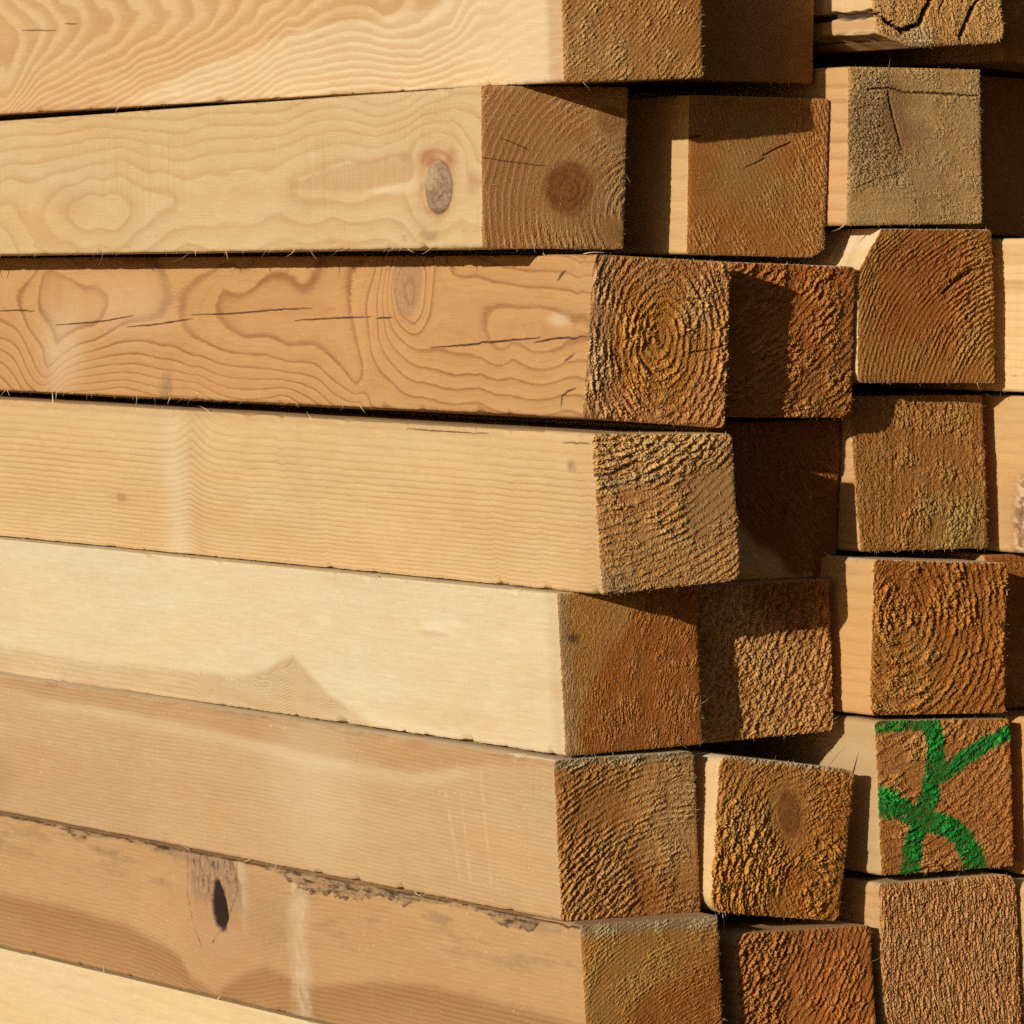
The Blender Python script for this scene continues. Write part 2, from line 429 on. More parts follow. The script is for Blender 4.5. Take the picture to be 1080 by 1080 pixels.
def timber(seed, cor, slope, label, side_mat, end_mat, e, group=None, side=None, cfg={}, corners=None,
           nibble=.0006, fine_to=.12, step=.0022, parts=(), end_parts=(), fray=(), fuzz=90, name='sawn_timber'):
    cor = [np.array(c, float) for c in cor]
    dark_n = 0
    origin = (cor[2] + cor[3]) / 2
    root = bpy.data.objects.new(name, None); COL.objects.link(root)
    root.empty_display_size = .05
    root.location = origin
    root['label'] = label; root['category'] = 'timber'
    root['group'] = group or 'sawn timbers in the stack'
    rnd = np.random.default_rng(seed)
    corners = corners or {}
    st = stations(fine_to, step, LENGTH)
    n_near = int(np.searchsorted(st, .055)) + 1
    h, w = end_surface(e, seed)
    slopes = (slope[0], slope[0], slope[1], slope[1])
    # per-corner insets at every station: across (x) and down (z)
    def inset(k):
        c = corners.get(k, ('round', .0010))
        rag = np.abs(fbm(st * 420, st * 0 + k, seed + k * 3, 3)) * .0009 + np.abs(fbm(st * 60, st * 0 + k, seed + k * 5, 3)) * .0006
        rag = rag + np.clip(fbm(st * 38, st * 0 + k, seed + k * 7, 3) - .18, 0, 1) * .007
        far = np.exp(-st / .35) * .7 + .3
        if c[0] == 'round':
            c0 = .6 * c[1] * (1 + .5 * fbm(st * 24, st * 0 + 7, seed + k, 2)) + rag * far
            return c0, c0, 2.2, 1.8
        ax = c[1] * (1 + .25 * fbm(st * 30, st * 0, seed + k, 3)) * (c[3] if len(c) > 3 else 1) + rag
        az = c[2] * (1 + .25 * fbm(st * 30, st * 0 + 2, seed + k, 3)) * (c[3] if len(c) > 3 else 1) + rag
        return ax / 2, az / 2, 1., 1.
    ins = [inset(k) for k in range(4)]
    # raw corner lines
    line = [cor[k][None, :] + np.stack([st * 0, st, st * slopes[k]], 1) for k in range(4)]
    def unit(a): return a / np.linalg.norm(a, axis=-1, keepdims=True)
    def xz(a): a = a.copy(); a[:, 1] = 0; return a
    e_down_l = unit(xz(line[3] - line[0])); e_right_t = unit(xz(line[1] - line[0]))
    e_down_r = unit(xz(line[2] - line[1])); e_right_b = unit(xz(line[2] - line[3]))
    adj = [(e_right_t, e_down_l), (-e_right_t, e_down_r), (-e_right_b, -e_down_r), (e_right_b, -e_down_l)]
    corner = [line[k] + adj[k][0] * ins[k][0][:, None] + adj[k][1] * ins[k][1][:, None] for k in range(4)]
    # order of sides: left (TL-BL), bottom (BL-BR), right (BR-TR), top (TR-TL)
    spec = [(0, 3, 'z', e_right_t * .5 + e_right_b * .5), (3, 2, 'x', -(e_down_l + e_down_r) * .5),
            (2, 1, 'z', -(e_right_t + e_right_b) * .5), (1, 0, 'x', (e_down_l + e_down_r) * .5)]
    def side_points(si, rows, tt):
        a, b, kind, inward = spec[si]
        A, B = corner[a][rows][:, None, :], corner[b][rows][:, None, :]
        Hh = np.linalg.norm((B - A), axis=-1)
        t = tt[None, :]
        P = A * (1 - t[..., None]) + B * t[..., None]
        inw = inward[rows][:, None, :]
        def nrm(k): return ins[k][0] if kind == 'z' else ins[k][1]      # inset along this face's normal
        def run(k): return ins[k][1] if kind == 'z' else ins[k][0]
        outA, outB = nrm(a)[rows][:, None], nrm(b)[rows][:, None]
        def fall(k, wd):
            L = run(k)[rows][:, None] * ins[k][2]
            return np.clip(1 - wd / np.maximum(L, 1e-5), 0, 1) ** ins[k][3]
        fa, fb = fall(a, t * Hh), fall(b, (1 - t) * Hh)
        off = (outA * (1 - t) + outB * t) - (outA * fa + outB * fb)
        S = np.broadcast_to(st[rows][:, None], off.shape); T = np.broadcast_to(t, off.shape)
        win = np.clip(np.minimum(T, 1 - T) * 30, 0, 1)
        nb = (np.abs(fbm(T * 34, T * 0 + si, seed + 33 + si, 3)) * 1.5 + np.abs(fbm(T * 90, T * 0 + si, seed + 43 + si, 2))) * nibble
        off = off - nb * np.exp(-S / .0013) * win
        off = off + fbm(S * 9, T * 2 + si, seed + 77, 2) * .00045 * win * np.clip(S / .03, 0, 1)
        off = off + fbm(S * 260, T * 50, seed + 78 + si, 2) * .00007 * win
        return P - inw * off[..., None], S, T, inw, win
    tt = np.linspace(0, 1, N)
    e_rows = np.array([0])
    edge = [side_points(i, e_rows, tt)[0][0] for i in range(4)]
    hb = [h[:, 0], h[-1, :], h[::-1, -1], h[0, ::-1]]
    # end face: Coons patch between the four ragged rims, then the torn relief
    Lc, Bc, Rc, Tc = edge[0], edge[1], edge[2][::-1], edge[3][::-1]
    uu, vv = np.meshgrid(tt, tt); U, V = uu[..., None], vv[..., None]
    P = (1 - U) * Lc[:, None] + U * Rc[:, None] + (1 - V) * Tc[None] + V * Bc[None] \
        - ((1 - U) * (1 - V) * Lc[0] + U * (1 - V) * Rc[0] + (1 - U) * V * Lc[-1] + U * V * Rc[-1])
    rim = np.minimum(np.minimum(uu, 1 - uu), np.minimum(vv, 1 - vv)) * .1
    h = h - .0007 * np.exp(-rim / .0012)
    hb = [h[:, 0], h[-1, :], h[::-1, -1], h[0, ::-1]]
    P[..., 1] -= h
    masks = []
    q4 = lambda m: (m[:-1, :-1] + m[1:, :-1] + m[1:, 1:] + m[:-1, 1:]) / 4
    rest = np.ones((N - 1, N - 1), bool)
    for pname, key, thr in end_parts:
        k = (q4(w[key]) > thr) & rest
        if key == 'cracks': pass
        rest &= ~k; masks.append((pname, k))
    mb = MB(END_ATTRS); mb.grid(P.transpose(1, 0, 2)[:, :, :] if False else P, w, rest)
    mb.build('end_grain', end_mat, root, origin)
    for pname, k in masks:
        if k.any():
            mb = MB(END_ATTRS); mb.grid(P, w, k); mb.build(pname, end_mat, root, origin)
    # long faces
    body = MB(SIDE_ATTRS)
    all_rows = np.arange(len(st))
    for si in range(4):
        for (rows, cols) in (((all_rows, tt),) if si == 0 else
                             ((all_rows[:n_near], tt), (all_rows[n_near - 1:], tt[::16] if (N - 1) % 16 == 0 else np.linspace(0, 1, 14)))):
            Ps, S, T, inw, win = side_points(si, rows, cols)
            if si == 0:
                ws = (side or default_side)(S, T, seed, cfg)
                if 'push' in ws:
                    Ps = Ps + inw * ws.pop('push')[..., None]
            else:
                ws = default_side(S, T, seed + si * 9, cfg)
                if si == 3 and cfg.get('toppale'):
                    ws['pale'] = np.full_like(S, cfg['toppale'])
            if cfg.get('rim_dark', 0):
                pass
            # near the sawn end the long face takes on the end's relief
            if rows[0] == 0:
                Ps = Ps.copy()
                Ps[..., 1] -= hb[si][None, :] * np.exp(-S / .0009)
            if si == 0 and parts:
                keep = np.ones((Ps.shape[0] - 1, Ps.shape[1] - 1), bool)
                for pname, key, thr, box in parts:
                    k = (q4(ws[key]) > thr) & keep & (q4(S) > box[0]) & (q4(S) < box[1]) & (q4(T) > box[2]) & (q4(T) < box[3])
                    keep &= ~k
                    pm = MB(SIDE_ATTRS); pm.grid(Ps, ws, k)
                    if k.any(): pm.build(pname, side_mat, root, origin)
                body.grid(Ps, ws, keep)
            else:
                body.grid(Ps, ws)
    cap = np.array([[corner[0][-1], corner[1][-1]], [corner[3][-1], corner[2][-1]]])
    body.grid(cap.transpose(1, 0, 2), {'phase': 0})
    body.build('long_faces', side_mat, root, origin)
    # frayed fibres: along the rim of the end and along the lower/upper arris
    R, D, LN, RD = [], [], [], []
    for _ in range(int(fuzz * .6)):
        i = rnd.integers(0, 4); j = rnd.integers(2, N - 2)
        p = edge[i][j].copy(); p[1] -= hb[i][j] - .0003
        d = rnd.normal(size=3) * .5 + np.array([0, -.6, 0]) - spec[i][3][0] * .9
        R.append(p); D.append(d); LN.append(rnd.uniform(.0006, .0028) * (1 + 1.6 * (rnd.random() < .05))); RD.append(rnd.uniform(.00009, .0003))
    for _ in range(int(fuzz * 2.6)):
        i, j = rnd.integers(4, N - 4, 2)
        R.append(P[i, j] + np.array([0, -.0001, 0])); D.append(rnd.normal(size=3) * np.array([1, .35, 1]) + np.array([0, -.45, 0]))
        LN.append(rnd.uniform(.0006, .0026)); RD.append(rnd.uniform(.00010, .00030))
    for (k, s0, s1, n, ln) in fray:
        for _ in range(int(n * .45)):
            s = s0 + (s1 - s0) * rnd.random()
            i = int(np.clip(np.searchsorted(st, s), 0, len(st) - 1))
            p = corner[k][i]
            dz = -1 if k in (2, 3) else 1
            R.append(p + np.array([.0002, 0, -.0002 * dz])); D.append(np.array([-.5 + rnd.normal() * .3, rnd.normal() * 1.0, dz * (.25 + .7 * rnd.random())]))
            LN.append(ln * rnd.uniform(.35, 1.2) * (1 + 1.6 * (rnd.random() < .07))); RD.append(rnd.uniform(.00008, .00022))
            if rnd.random() < .10:
                LN[-1] = rnd.uniform(.005, .011); RD[-1] = rnd.uniform(.00035, .0008)
    if R:
        Vf, Ff = frustum_fibres(R, D, LN, RD, rnd)
        fm = MB(()); fm.tris(Vf, Ff)
        fo = fm.build('frayed_fibres', FIBRE, root, origin, smooth=True); fo['kind'] = 'stuff'
    return root, corner, st, P

def sliver(parent_root, p, d, L, r, curl=.3, seed=1, name='splinter', flat=1.):
    rnd = np.random.default_rng(seed)
    V, F = frustum_fibres([np.array(p)], [np.array(d, float)], [L], [r], rnd, curl, 8)
    m = MB(()); m.tris(V, F)
    return m.build(name, FIBRE, parent_root, np.array(parent_root.location))

FIBRE = fibre_material('torn_fibre', (.62, .44, .24))

# ring numbers read off the long faces: (metres from the sawn end, share of depth from the top, ring)

GRAIN = {  # ring, s, t
 '11': [(0,0.727,0.415),(0,0.749,0.336),(0,0.727,0.473),(0,0.756,0.668),(0,0.736,0.621),(-0.6,0.747,0.507),(1,0.73,0.244),(1,0.692,0.386),(1,0.693,0.484),(1,0.71,0.609),(1,0.734,0.798),(1,0.748,0.892),(2,0.698,0.228),(2,0.662,0.396),(2,0.675,0.522),(2,0.706,0.688),(2,0.734,0.876),(3,0.661,0.26),(3,0.629,0.406),(3,0.64,0.513),(3,0.685,0.675),(3,0.73,0.897),(4,0.604,0.298),(4,0.58,0.383),(4,0.592,0.515),(4,0.649,0.665),(4,0.721,0.899),(5,0.554,0.296),(5,0.539,0.397),(5,0.564,0.53),(5,0.619,0.655),(5,0.703,0.865),(5,0.732,0.962),(6,0.508,0.331),(6,0.495,0.43),(6,0.518,0.538),(6,0.586,0.677),(6,0.673,0.853),(6,0.723,0.977),(7,0.465,0.364),(7,0.465,0.459),(7,0.501,0.575),(7,0.565,0.722),(7,0.651,0.859),(7,0.711,0.98),(8,0.429,0.377),(8,0.446,0.523),(8,0.502,0.651),(8,0.585,0.819),(8,0.673,0.938),(9,0.397,0.331),(9,0.41,0.459),(9,0.446,0.573),(9,0.519,0.723),(9,0.607,0.89),(9,0.651,0.956),(10,0.371,0.378),(10,0.382,0.487),(10,0.438,0.626),(10,0.502,0.747),(10,0.579,0.885),(11,0.345,0.443),(11,0.391,0.579),(11,0.463,0.714),(11,0.545,0.849),(12,0.322,0.47),(12,0.383,0.644),(12,0.455,0.761),(12,0.52,0.856),(12,0.575,0.976),(13,0.34,0.526),(13,0.211,0.503),(13,0.229,0.441),(13,0.191,0.467),(13,0.284,0.459),(12.2,0.21,0.374),(14,0.341,0.614),(14,0.218,0.569),(14,0.165,0.563),(15,0.341,0.689),(15,0.218,0.642),(15,0.165,0.648),(15,0.13,0.599),(16,0.342,0.739),(16,0.218,0.704),(16,0.165,0.734),(16,0.079,0.466),(17,0.342,0.789),(17,0.219,0.759),(17,0.166,0.795),(17,0.131,0.709),(17,0.096,0.533),(18,0.342,0.838),(18,0.219,0.808),(18,0.166,0.831),(18,0.091,0.626),(19,0.342,0.888),(19,0.219,0.864),(19,0.16,0.87),(19,0.086,0.736),(20,0.343,0.938),(20,0.219,0.913),(20,0.137,0.889),(20,0.081,0.811),(21,0.22,0.95),(21,0.126,0.917),(21,0.058,0.788),(22,0.07,0.905),(22,0.015,0.773),(23,0.026,0.919),(23,0.007,0.836),(1,0.749,0.081),(3,0.666,0.077),(5.5,0.565,0.112),(8,0.449,0.155),(11,0.313,0.205),(14,0.157,0.266),(16,0.045,0.311),(18,0.008,0.506)],
 '12': [(1,0.66,0.134),(1,0.57,0.14),(1,0.47,0.13),(1,0.374,0.173),(1,0.245,0.162),(1,0.124,0.158),(0,0.659,0.028),(0,0.47,0.056),(0,0.309,0.071),(2,0.66,0.246),(2,0.57,0.222),(2,0.47,0.19),(2,0.402,0.276),(2,0.245,0.237),(2,0.124,0.212),(2,0.086,0.17),(3,0.66,0.359),(3,0.57,0.311),(3,0.491,0.264),(3,0.47,0.257),(3,0.415,0.338),(3,0.335,0.339),(3,0.245,0.312),(3,0.124,0.278),(3,0.077,0.185),(3,0.052,0.145),(3,0.009,0.183),(4,0.66,0.471),(4,0.571,0.421),(4,0.513,0.367),(4,0.47,0.35),(4,0.429,0.453),(4,0.388,0.501),(4,0.322,0.502),(4,0.245,0.418),(4,0.124,0.351),(4,0.083,0.254),(4,0.052,0.216),(4,0.02,0.314),(4,0.009,0.463),(5,0.399,0.656),(5,0.423,0.718),(5,0.422,0.593),(5,0.457,0.527),(5,0.499,0.498),(5,0.542,0.516),(5,0.571,0.572),(5,0.586,0.68),(5,0.579,0.805),(5,0.55,0.898),(5,0.507,0.922),(5,0.457,0.86),(6,0.461,0.712),(6,0.47,0.785),(6,0.492,0.829),(6,0.521,0.826),(6,0.544,0.775),(6,0.552,0.699),(6,0.543,0.625),(6,0.52,0.582),(6,0.492,0.587),(6,0.469,0.638),(6.4,0.506,0.706),(6.4,0.52,0.69),(6.4,0.488,0.722),(5.5,0.443,0.655),(5.5,0.568,0.703),(5.5,0.507,0.875),(5.5,0.506,0.537),(5,0.234,0.571),(5,0.196,0.492),(5,0.124,0.435),(5,0.106,0.409),(5,0.209,0.662),(5,0.124,0.634),(5,0.184,0.673),(5.5,0.16,0.549),(5,0.081,0.416),(5,0.071,0.299),(5,0.052,0.263),(5,0.032,0.311),(5,0.02,0.401),(5,0.018,0.577),(5,0.027,0.81),(5,0.053,0.89),(5,0.081,0.791),(5,0.089,0.563),(4.5,0.389,0.73),(4.5,0.355,0.689),(4.5,0.342,0.607),(4.5,0.284,0.605),(4.5,0.309,0.55),(6,0.052,0.452),(6,0.038,0.632),(6,0.068,0.627),(6,0.052,0.777),(7,0.052,0.618),(4,0.402,0.846),(4,0.376,0.816),(4,0.323,0.784),(4,0.246,0.756),(4,0.184,0.777),(4,0.124,0.798),(4,0.089,0.862),(3.3,0.376,0.907),(3.3,0.246,0.869),(3.3,0.124,0.888),(2.7,0.246,0.957),(2.7,0.376,0.972),(2.7,0.125,0.961),(4.4,0.246,0.669),(5.6,0.004,0.726),(4.5,0.004,0.93),(5,0.661,0.655),(5,0.631,0.743),(5,0.616,0.871),(4.5,0.645,0.517),(6,0.661,0.796),(6,0.638,0.952)],
 '13': [(0.5,0.419,0.337),(0.5,0.378,0.303),(0.5,0.321,0.306),(0.5,0.39,0.406),(0.5,0.338,0.478),(1,0.473,0.393),(1,0.465,0.216),(1,0.413,0.144),(1,0.354,0.168),(1,0.286,0.098),(1,0.269,-0.007),(1,0.461,0.49),(1,0.427,0.571),(1,0.375,0.609),(1,0.33,0.622),(1,0.303,0.725),(1,0.277,0.877),(1,0.245,0.982),(1,0.185,1.023),(2,0.534,0.364),(2,0.526,0.231),(2,0.506,0.132),(2,0.48,0.079),(2,0.433,0.066),(2,0.515,0.529),(2,0.48,0.623),(2,0.426,0.681),(2,0.36,0.728),(2,0.315,0.809),(2,0.283,0.91),(2,0.257,1.01),(3,0.67,0.718),(3,0.605,0.62),(3,0.549,0.639),(3,0.465,0.752),(3,0.372,0.794),(3,0.321,0.855),(3,0.27,0.969),(4,0.684,0.81),(4,0.604,0.708),(4,0.505,0.779),(4,0.397,0.851),(4,0.333,0.901),(5,0.69,0.866),(5,0.603,0.782),(5,0.505,0.832),(5,0.371,0.903),(6,0.69,0.922),(6,0.603,0.836),(6,0.504,0.885),(6,0.37,0.954),(7,0.689,0.963),(7,0.602,0.891),(7,0.503,0.931),(8,0.689,1.005),(8,0.602,0.945),(2,0.259,0.067),(2,0.268,0.315),(2,0.259,0.625),(2,0.223,0.854),(2,0.128,0.931),(2,0.017,0.952),(3,0.253,0.129),(3,0.253,0.376),(3,0.243,0.623),(3,0.211,0.79),(3,0.152,0.851),(3,0.018,0.859),(4,0.248,0.191),(4,0.245,0.406),(4,0.232,0.59),(4,0.201,0.708),(4,0.153,0.761),(4,0.019,0.742),(5,0.243,0.252),(5,0.237,0.437),(5,0.22,0.546),(5,0.19,0.603),(5,0.132,0.625),(5,0.086,0.648),(5,0.021,0.649),(6,0.235,0.313),(6,0.222,0.454),(6,0.205,0.501),(6,0.196,0.445),(6,0.19,0.311),(6,0.189,0.189),(7,0.233,0.19),(7,0.223,0.374),(7,0.207,0.434),(7,0.198,0.342),(7,0.198,0.129),(8,0.216,0.19),(5.5,0.134,0.487),(6,0.112,0.366),(6,0.068,0.345),(6,0.024,0.417),(6,0.001,0.473),(6,0.032,0.564),(6,0.098,0.59),(6.6,0.066,0.468),(5,0.174,0.038),(5,0.138,0.14),(5,0.092,0.198),(5,0.048,0.215),(5,0.004,0.242),(4,0.151,0.02),(4,0.094,0.086),(4,0.006,0.127),(3,0.094,0.021),(3,0.007,0.052),(5.6,0.165,0.279),(5.6,0.147,0.368),(1,0.647,0.201),(1,0.63,0.371),(1,0.65,0.509),(0.6,0.696,0.341),(0.6,0.691,0.202),(0.6,0.695,0.479),(2,0.745,0.078),(2,0.771,0.205),(2,0.773,0.381),(2,0.758,0.52),(2,0.73,0.692),(2,0.721,0.83),(1,0.738,0.12),(1,0.742,0.274),(1,0.737,0.448),(1,0.717,0.551),(1,0.708,0.654),(0.6,0.718,0.286),(3,0.802,0.489),(3,0.77,0.571),(3,0.744,0.799),(4,0.8,0.617),(4,0.768,0.711),(4,0.751,0.871),(5,0.799,0.702),(5,0.766,0.852),(6,0.798,0.801),(6,0.773,0.91),(1.6,0.58,0.367),(1.6,0.611,0.133),(1.8,0.685,0.065),(2.2,0.805,0.205)],
}

# near-end corners of every timber (top left, top right, bottom right, bottom left) and the rise of its
# upper and lower edge per metre into the stack
PLACE = {
    11: (((0.0090, 0.0352, 0.3614), (0.1090, 0.0255, 0.3669), (0.1090, 0.0231, 0.2686), (0.0090, 0.0298, 0.2638)), (0.0137, 0.0010)),
    12: (((-0.0130, 0.0902, 0.2635), (0.0870, 0.0744, 0.2639), (0.0870, 0.0795, 0.1615), (-0.0130, 0.0891, 0.1619)), (-0.0071, -0.0023)),
    13: (((0.0300, 0.0275, 0.1582), (0.1300, 0.0217, 0.1536), (0.1300, 0.0286, 0.0484), (0.0300, 0.0401, 0.0562)), (0.0015, 0.0033)),
    14: (((0.0275, 0.0268, 0.0472), (0.1275, 0.0167, 0.0458), (0.1275, 0.0071, -0.0463), (0.0275, 0.0139, -0.0529)), (0.0076, 0.0023)),
    15: (((0.0190, 0.0523, -0.0534), (0.1190, 0.0439, -0.0515), (0.1190, 0.0363, -0.1515), (0.0190, 0.0426, -0.1548)), (0.0025, 0.0026)),
    16: (((0.0110, 0.0433, -0.1568), (0.1110, 0.0342, -0.1552), (0.1110, 0.0265, -0.2567), (0.0110, 0.0357, -0.2569)), (0.0065, 0.0020)),
    17: (((0.0110, 0.0143, -0.2572), (0.1110, 0.0078, -0.2566), (0.1110, -0.0009, -0.3603), (0.0110, 0.0035, -0.3554)), (0.0014, -0.0017)),
    21: (((0.1280, 0.0824, 0.3710), (0.2280, 0.0681, 0.3739), (0.2280, 0.0697, 0.2690), (0.1280, 0.0800, 0.2697)), (0.0000, 0.0000)),
    22: (((0.1310, 0.0705, 0.2598), (0.2310, 0.0562, 0.2589), (0.2310, 0.0609, 0.1564), (0.1310, 0.0724, 0.1586)), (0.0000, 0.0000)),
    23: (((0.1400, 0.0421, 0.1537), (0.2400, 0.0381, 0.1508), (0.2400, 0.0437, 0.0531), (0.1400, 0.0481, 0.0550)), (0.0000, 0.0000)),
    24: (((0.1485, 0.0760, 0.0506), (0.2485, 0.0666, 0.0512), (0.2485, 0.0713, -0.0503), (0.1485, 0.0811, -0.0525)), (0.0000, 0.0000)),
    25: (((0.1270, 0.0586, -0.0535), (0.2270, 0.0493, -0.0509), (0.2270, 0.0436, -0.1488), (0.1270, 0.0541, -0.1533)), (0.0000, 0.0000)),
    26: (((0.1225, 0.0224, -0.1572), (0.2215, 0.0125, -0.1712), (0.2120, 0.0165, -0.2685), (0.1130, 0.0210, -0.2563)), (0.0000, 0.0000)),
    27: (((0.1290, 0.0146, -0.2705), (0.2290, 0.0058, -0.2710), (0.2290, -0.0038, -0.3700), (0.1290, 0.0102, -0.3663)), (0.0000, 0.0000)),
    31: (((0.2400, 0.0383, 0.3884), (0.3400, 0.0287, 0.3918), (0.3400, 0.0111, 0.2956), (0.2400, 0.0175, 0.2894)), (0.0000, 0.0000)),
    32: (((0.2330, 0.0385, 0.2791), (0.3330, 0.0288, 0.2791), (0.3330, 0.0261, 0.1787), (0.2330, 0.0400, 0.1770)), (0.0000, 0.0000)),
    33: (((0.2430, 0.0402, 0.1753), (0.3430, 0.0289, 0.1751), (0.3430, 0.0252, 0.0749), (0.2430, 0.0407, 0.0757)), (0.0000, 0.0000)),
    34: (((0.2515, 0.0625, 0.0666), (0.3515, 0.0491, 0.0663), (0.3515, 0.0424, -0.0340), (0.2515, 0.0485, -0.0339)), (0.0000, 0.0000)),
    35: (((0.2365, 0.0141, -0.0367), (0.3365, 0.0032, -0.0414), (0.3365, 0.0045, -0.1394), (0.2365, 0.0176, -0.1375)), (0.0000, 0.0000)),
    36: (((0.2380, 0.0145, -0.1404), (0.3380, 0.0014, -0.1429), (0.3380, -0.0032, -0.2388), (0.2380, 0.0069, -0.2400)), (0.0000, 0.0000)),
    37: (((0.2380, 0.0089, -0.2452), (0.3380, -0.0052, -0.2434), (0.3380, -0.0119, -0.3441), (0.2380, 0.0043, -0.3412)), (0.0000, 0.0000)),
    18: (((.010, .0100, -.3560), (.110, .0050, -.3610), (.110, .0000, -.4620), (.010, .0050, -.4610)), (-.0017, -.0017)),
    41: (((.352, .030, .394), (.452, .024, .385), (.452, .024, .2755), (.352, .030, .2850)), (0, 0)),
    42: (((.3525, .0770, .2780), (.4525, .070, .2742), (.4525, .070, .1688), (.3525, .0770, .1735)), (0, 0)),
    43: (((.3545, -.020, .1695), (.4545, -.030, .1675), (.4545, -.030, .0680), (.3545, -.020, .0690)), (0, 0)),
    44: (((.3640, .0160, .0662), (.4640, .010, .0668), (.4640, -.002, -.0370), (.3640, .0030, -.0370)), (0, 0)),
    45: (((.350, .045, -.0388), (.450, .040, -.0388), (.450, .040, -.1410), (.350, .045, -.1405)), (0, 0)),
    46: (((.3500, -.035, -.1423), (.4500, -.042, -.1423), (.4500, -.042, -.2470), (.3500, -.035, -.2460)), (0, 0)),
    47: (((.3420, -.0130, -.2490), (.4420, -.020, -.2485), (.4420, -.026, -.3500), (.3420, -.0200, -.3500)), (0, 0)),
}

# ------------------------------------------------- long faces, one by one ----
def blank(S): return {k: np.zeros_like(S) for k in SIDE_ATTRS}

def crack_lines(w, S, T, seed, lines, width=.0005):
    X, Z = S, T * .1
    Zw = Z + .0003 * fbm(S * 160, S * 0, seed + 300, 2)
    for pts in lines:
        d, f = polydist(X, Zw, [(a, b * .1) for a, b in pts])
        wd = width * np.clip(4 * np.minimum(f, 1 - f), .15, 1) * (.75 + .35 * gn(S * 90, T * 2, seed))
        w['dark'] = np.maximum(w['dark'], (.85 + .15 * gn(S * 200, T * 3, seed)) * (1 - sstep(wd * .6, wd * 1.5 + .0003, d)))
        w['red'] = np.maximum(w['red'], .30 * (1 - sstep(wd, wd + .0012, d)))

def spot(S, T, s, t, rs, rt, soft=.3):
    """rs in metres along the timber, rt as a share of its depth"""
    return 1 - sstep(1 - soft, 1 + soft, np.hypot((S - s) / rs, (T - t) / rt))

def above_curve(S, T, pts, soft=.02):
    p = sorted(pts); c = np.interp(S, [a for a, b in p], [b for a, b in p])
    return sstep(-soft, soft, T - c)

def side_top_pale(S, T, seed, cfg):
    w = blank(S)
    Sc = np.clip(S, 0, .9)
    w['phase'] = rbf_field(GRAIN['11'], Sc, T) + .14 * fbm(S * 12, T * 7, seed, 3)
    sap = above_curve(S, T, [(.9, 1.2), (.575, .976), (.472, .781), (.379, .651), (.315, .547), (.217, .519), (.101, .40), (-.01, .2)], .03)
    sap = np.maximum(sap, sstep(.17, .09, S))
    w['sap'] = sap
    w['ringk'] = (.85 - .35 * sap) * sstep(.03, .14, S) + .12
    w['red'] = .55 * sstep(.021, .012, S + .002 * fbm(T * 18, T * 0, seed, 2)) * (.8 + .4 * fbm(T * 60, S * 30, seed, 2))
    w['red'] += .35 * sstep(.93, 1., T) * sstep(.3, .6, S)
    crack_lines(w, S, T, seed, [[(.722, .429), (.70, .437), (.671, .445)], [(.656, .404), (.636, .41)]], .00022)
    return w

def side_knotty_cream(S, T, seed, cfg):
    w = blank(S)
    w['phase'] = rbf_field(GRAIN['12'], np.clip(S, 0, .88), T) + .05 * fbm(S * 14, T * 7, seed, 3)
    w['ringk'] = .80 + .2 * fbm(S * 7, T * 3, seed + 2, 2)
    # feathered tongue of latewood and the ring eye
    d, _ = polydist(S, T * .1, [(.235, .0571), (.196, .055), (.14, .052), (.09, .048)])
    wd = .002 + .0085 * sstep(.24, .15, S) + .0022 * gn(S * 260, T * 3, seed + 5) * sstep(.1, .2, S)
    tong = 1 - sstep(wd * .75, wd * 1.1, d)
    w['red'] = .42 * tong * (.8 + .35 * gn(S * 420, T * 4, seed + 6))
    w['red'] += .22 * spot(S, T, .555, .62, .035, .12, .5)
    kn = spot(S + .0016 * fbm(S * 90, T * 12, seed + 71, 3), T + .012 * fbm(S * 90, T * 12, seed + 72, 3), .052, .615, .0165, .165, .10)
    halo = spot(S, T, .052, .58, .034, .30, .5)
    collar = spot(S, T, .052, .615, .0205, .205, .16) * (1 - kn)
    w['red'] += .55 * collar * sstep(-.5, .3, fbm(S * 80, T * 10, seed + 73, 2))
    w['red'] += .30 * halo * (1 - kn) * (.6 + .6 * fbm(S * 60, T * 12, seed + 8, 2))
    w['red'] += .6 * spot(S, T, .066, .43, .010, .05, .6) + .5 * spot(S, T, .035, .43, .007, .07, .6) + .45 * spot(S, T, .010, .60, .008, .07, .6)
    arc, _ = polydist(S, T * .1, [(.070, .045), (.066, .040), (.055, .038), (.042, .040), (.036, .045)])
    w['red'] += .5 * (1 - sstep(.0008, .0022, arc))
    w['knot'] = kn * (1 - .5 * spot(S, T, .060, .56, .009, .07, .7))
    rim = np.abs(np.hypot((S - .052) / .0165, (T - .615) / .165) - 1)
    w['dark'] = np.maximum((1 - sstep(.02, .09, rim)) * .55 * sstep(-.6, .2, (.052 - S) / .0165 + (T - .6) * 3), .0)
    ck = np.abs(fbm(S * 150, T * 20, seed + 90, 3, .6))
    w['dark'] = np.maximum(w['dark'], .62 * (1 - sstep(.02, .07, ck)) * spot(S, T, .0505, .65, .011, .10, .5))
    ovr = np.hypot((S - .052) / .0165, (T - .615) / .165)
    w['pale'] = .22 * kn * sstep(.2, .9, np.sin(ovr * 16 + 2 * fbm(S * 60, T * 9, seed + 91, 2)))
    w['pale'] = w['pale'] + .5 * spot(S, T, .105, .60, .035, .05, .5) * (1 - tong)
    w['grey'] = .35 * sstep(.3, .5, fbm(S * 60, T * 14, seed + 3, 3)) * sstep(.84, .97, T) + .5 * spot(S, T, .065, .93, .010, .03, .6)
    w['push'] = -.0004 * halo + .0012 * kn * (fbm(S * 160, T * 16, seed + 40, 3)) + .0012 * (1 - sstep(.02, .10, rim)) * .6
    return w

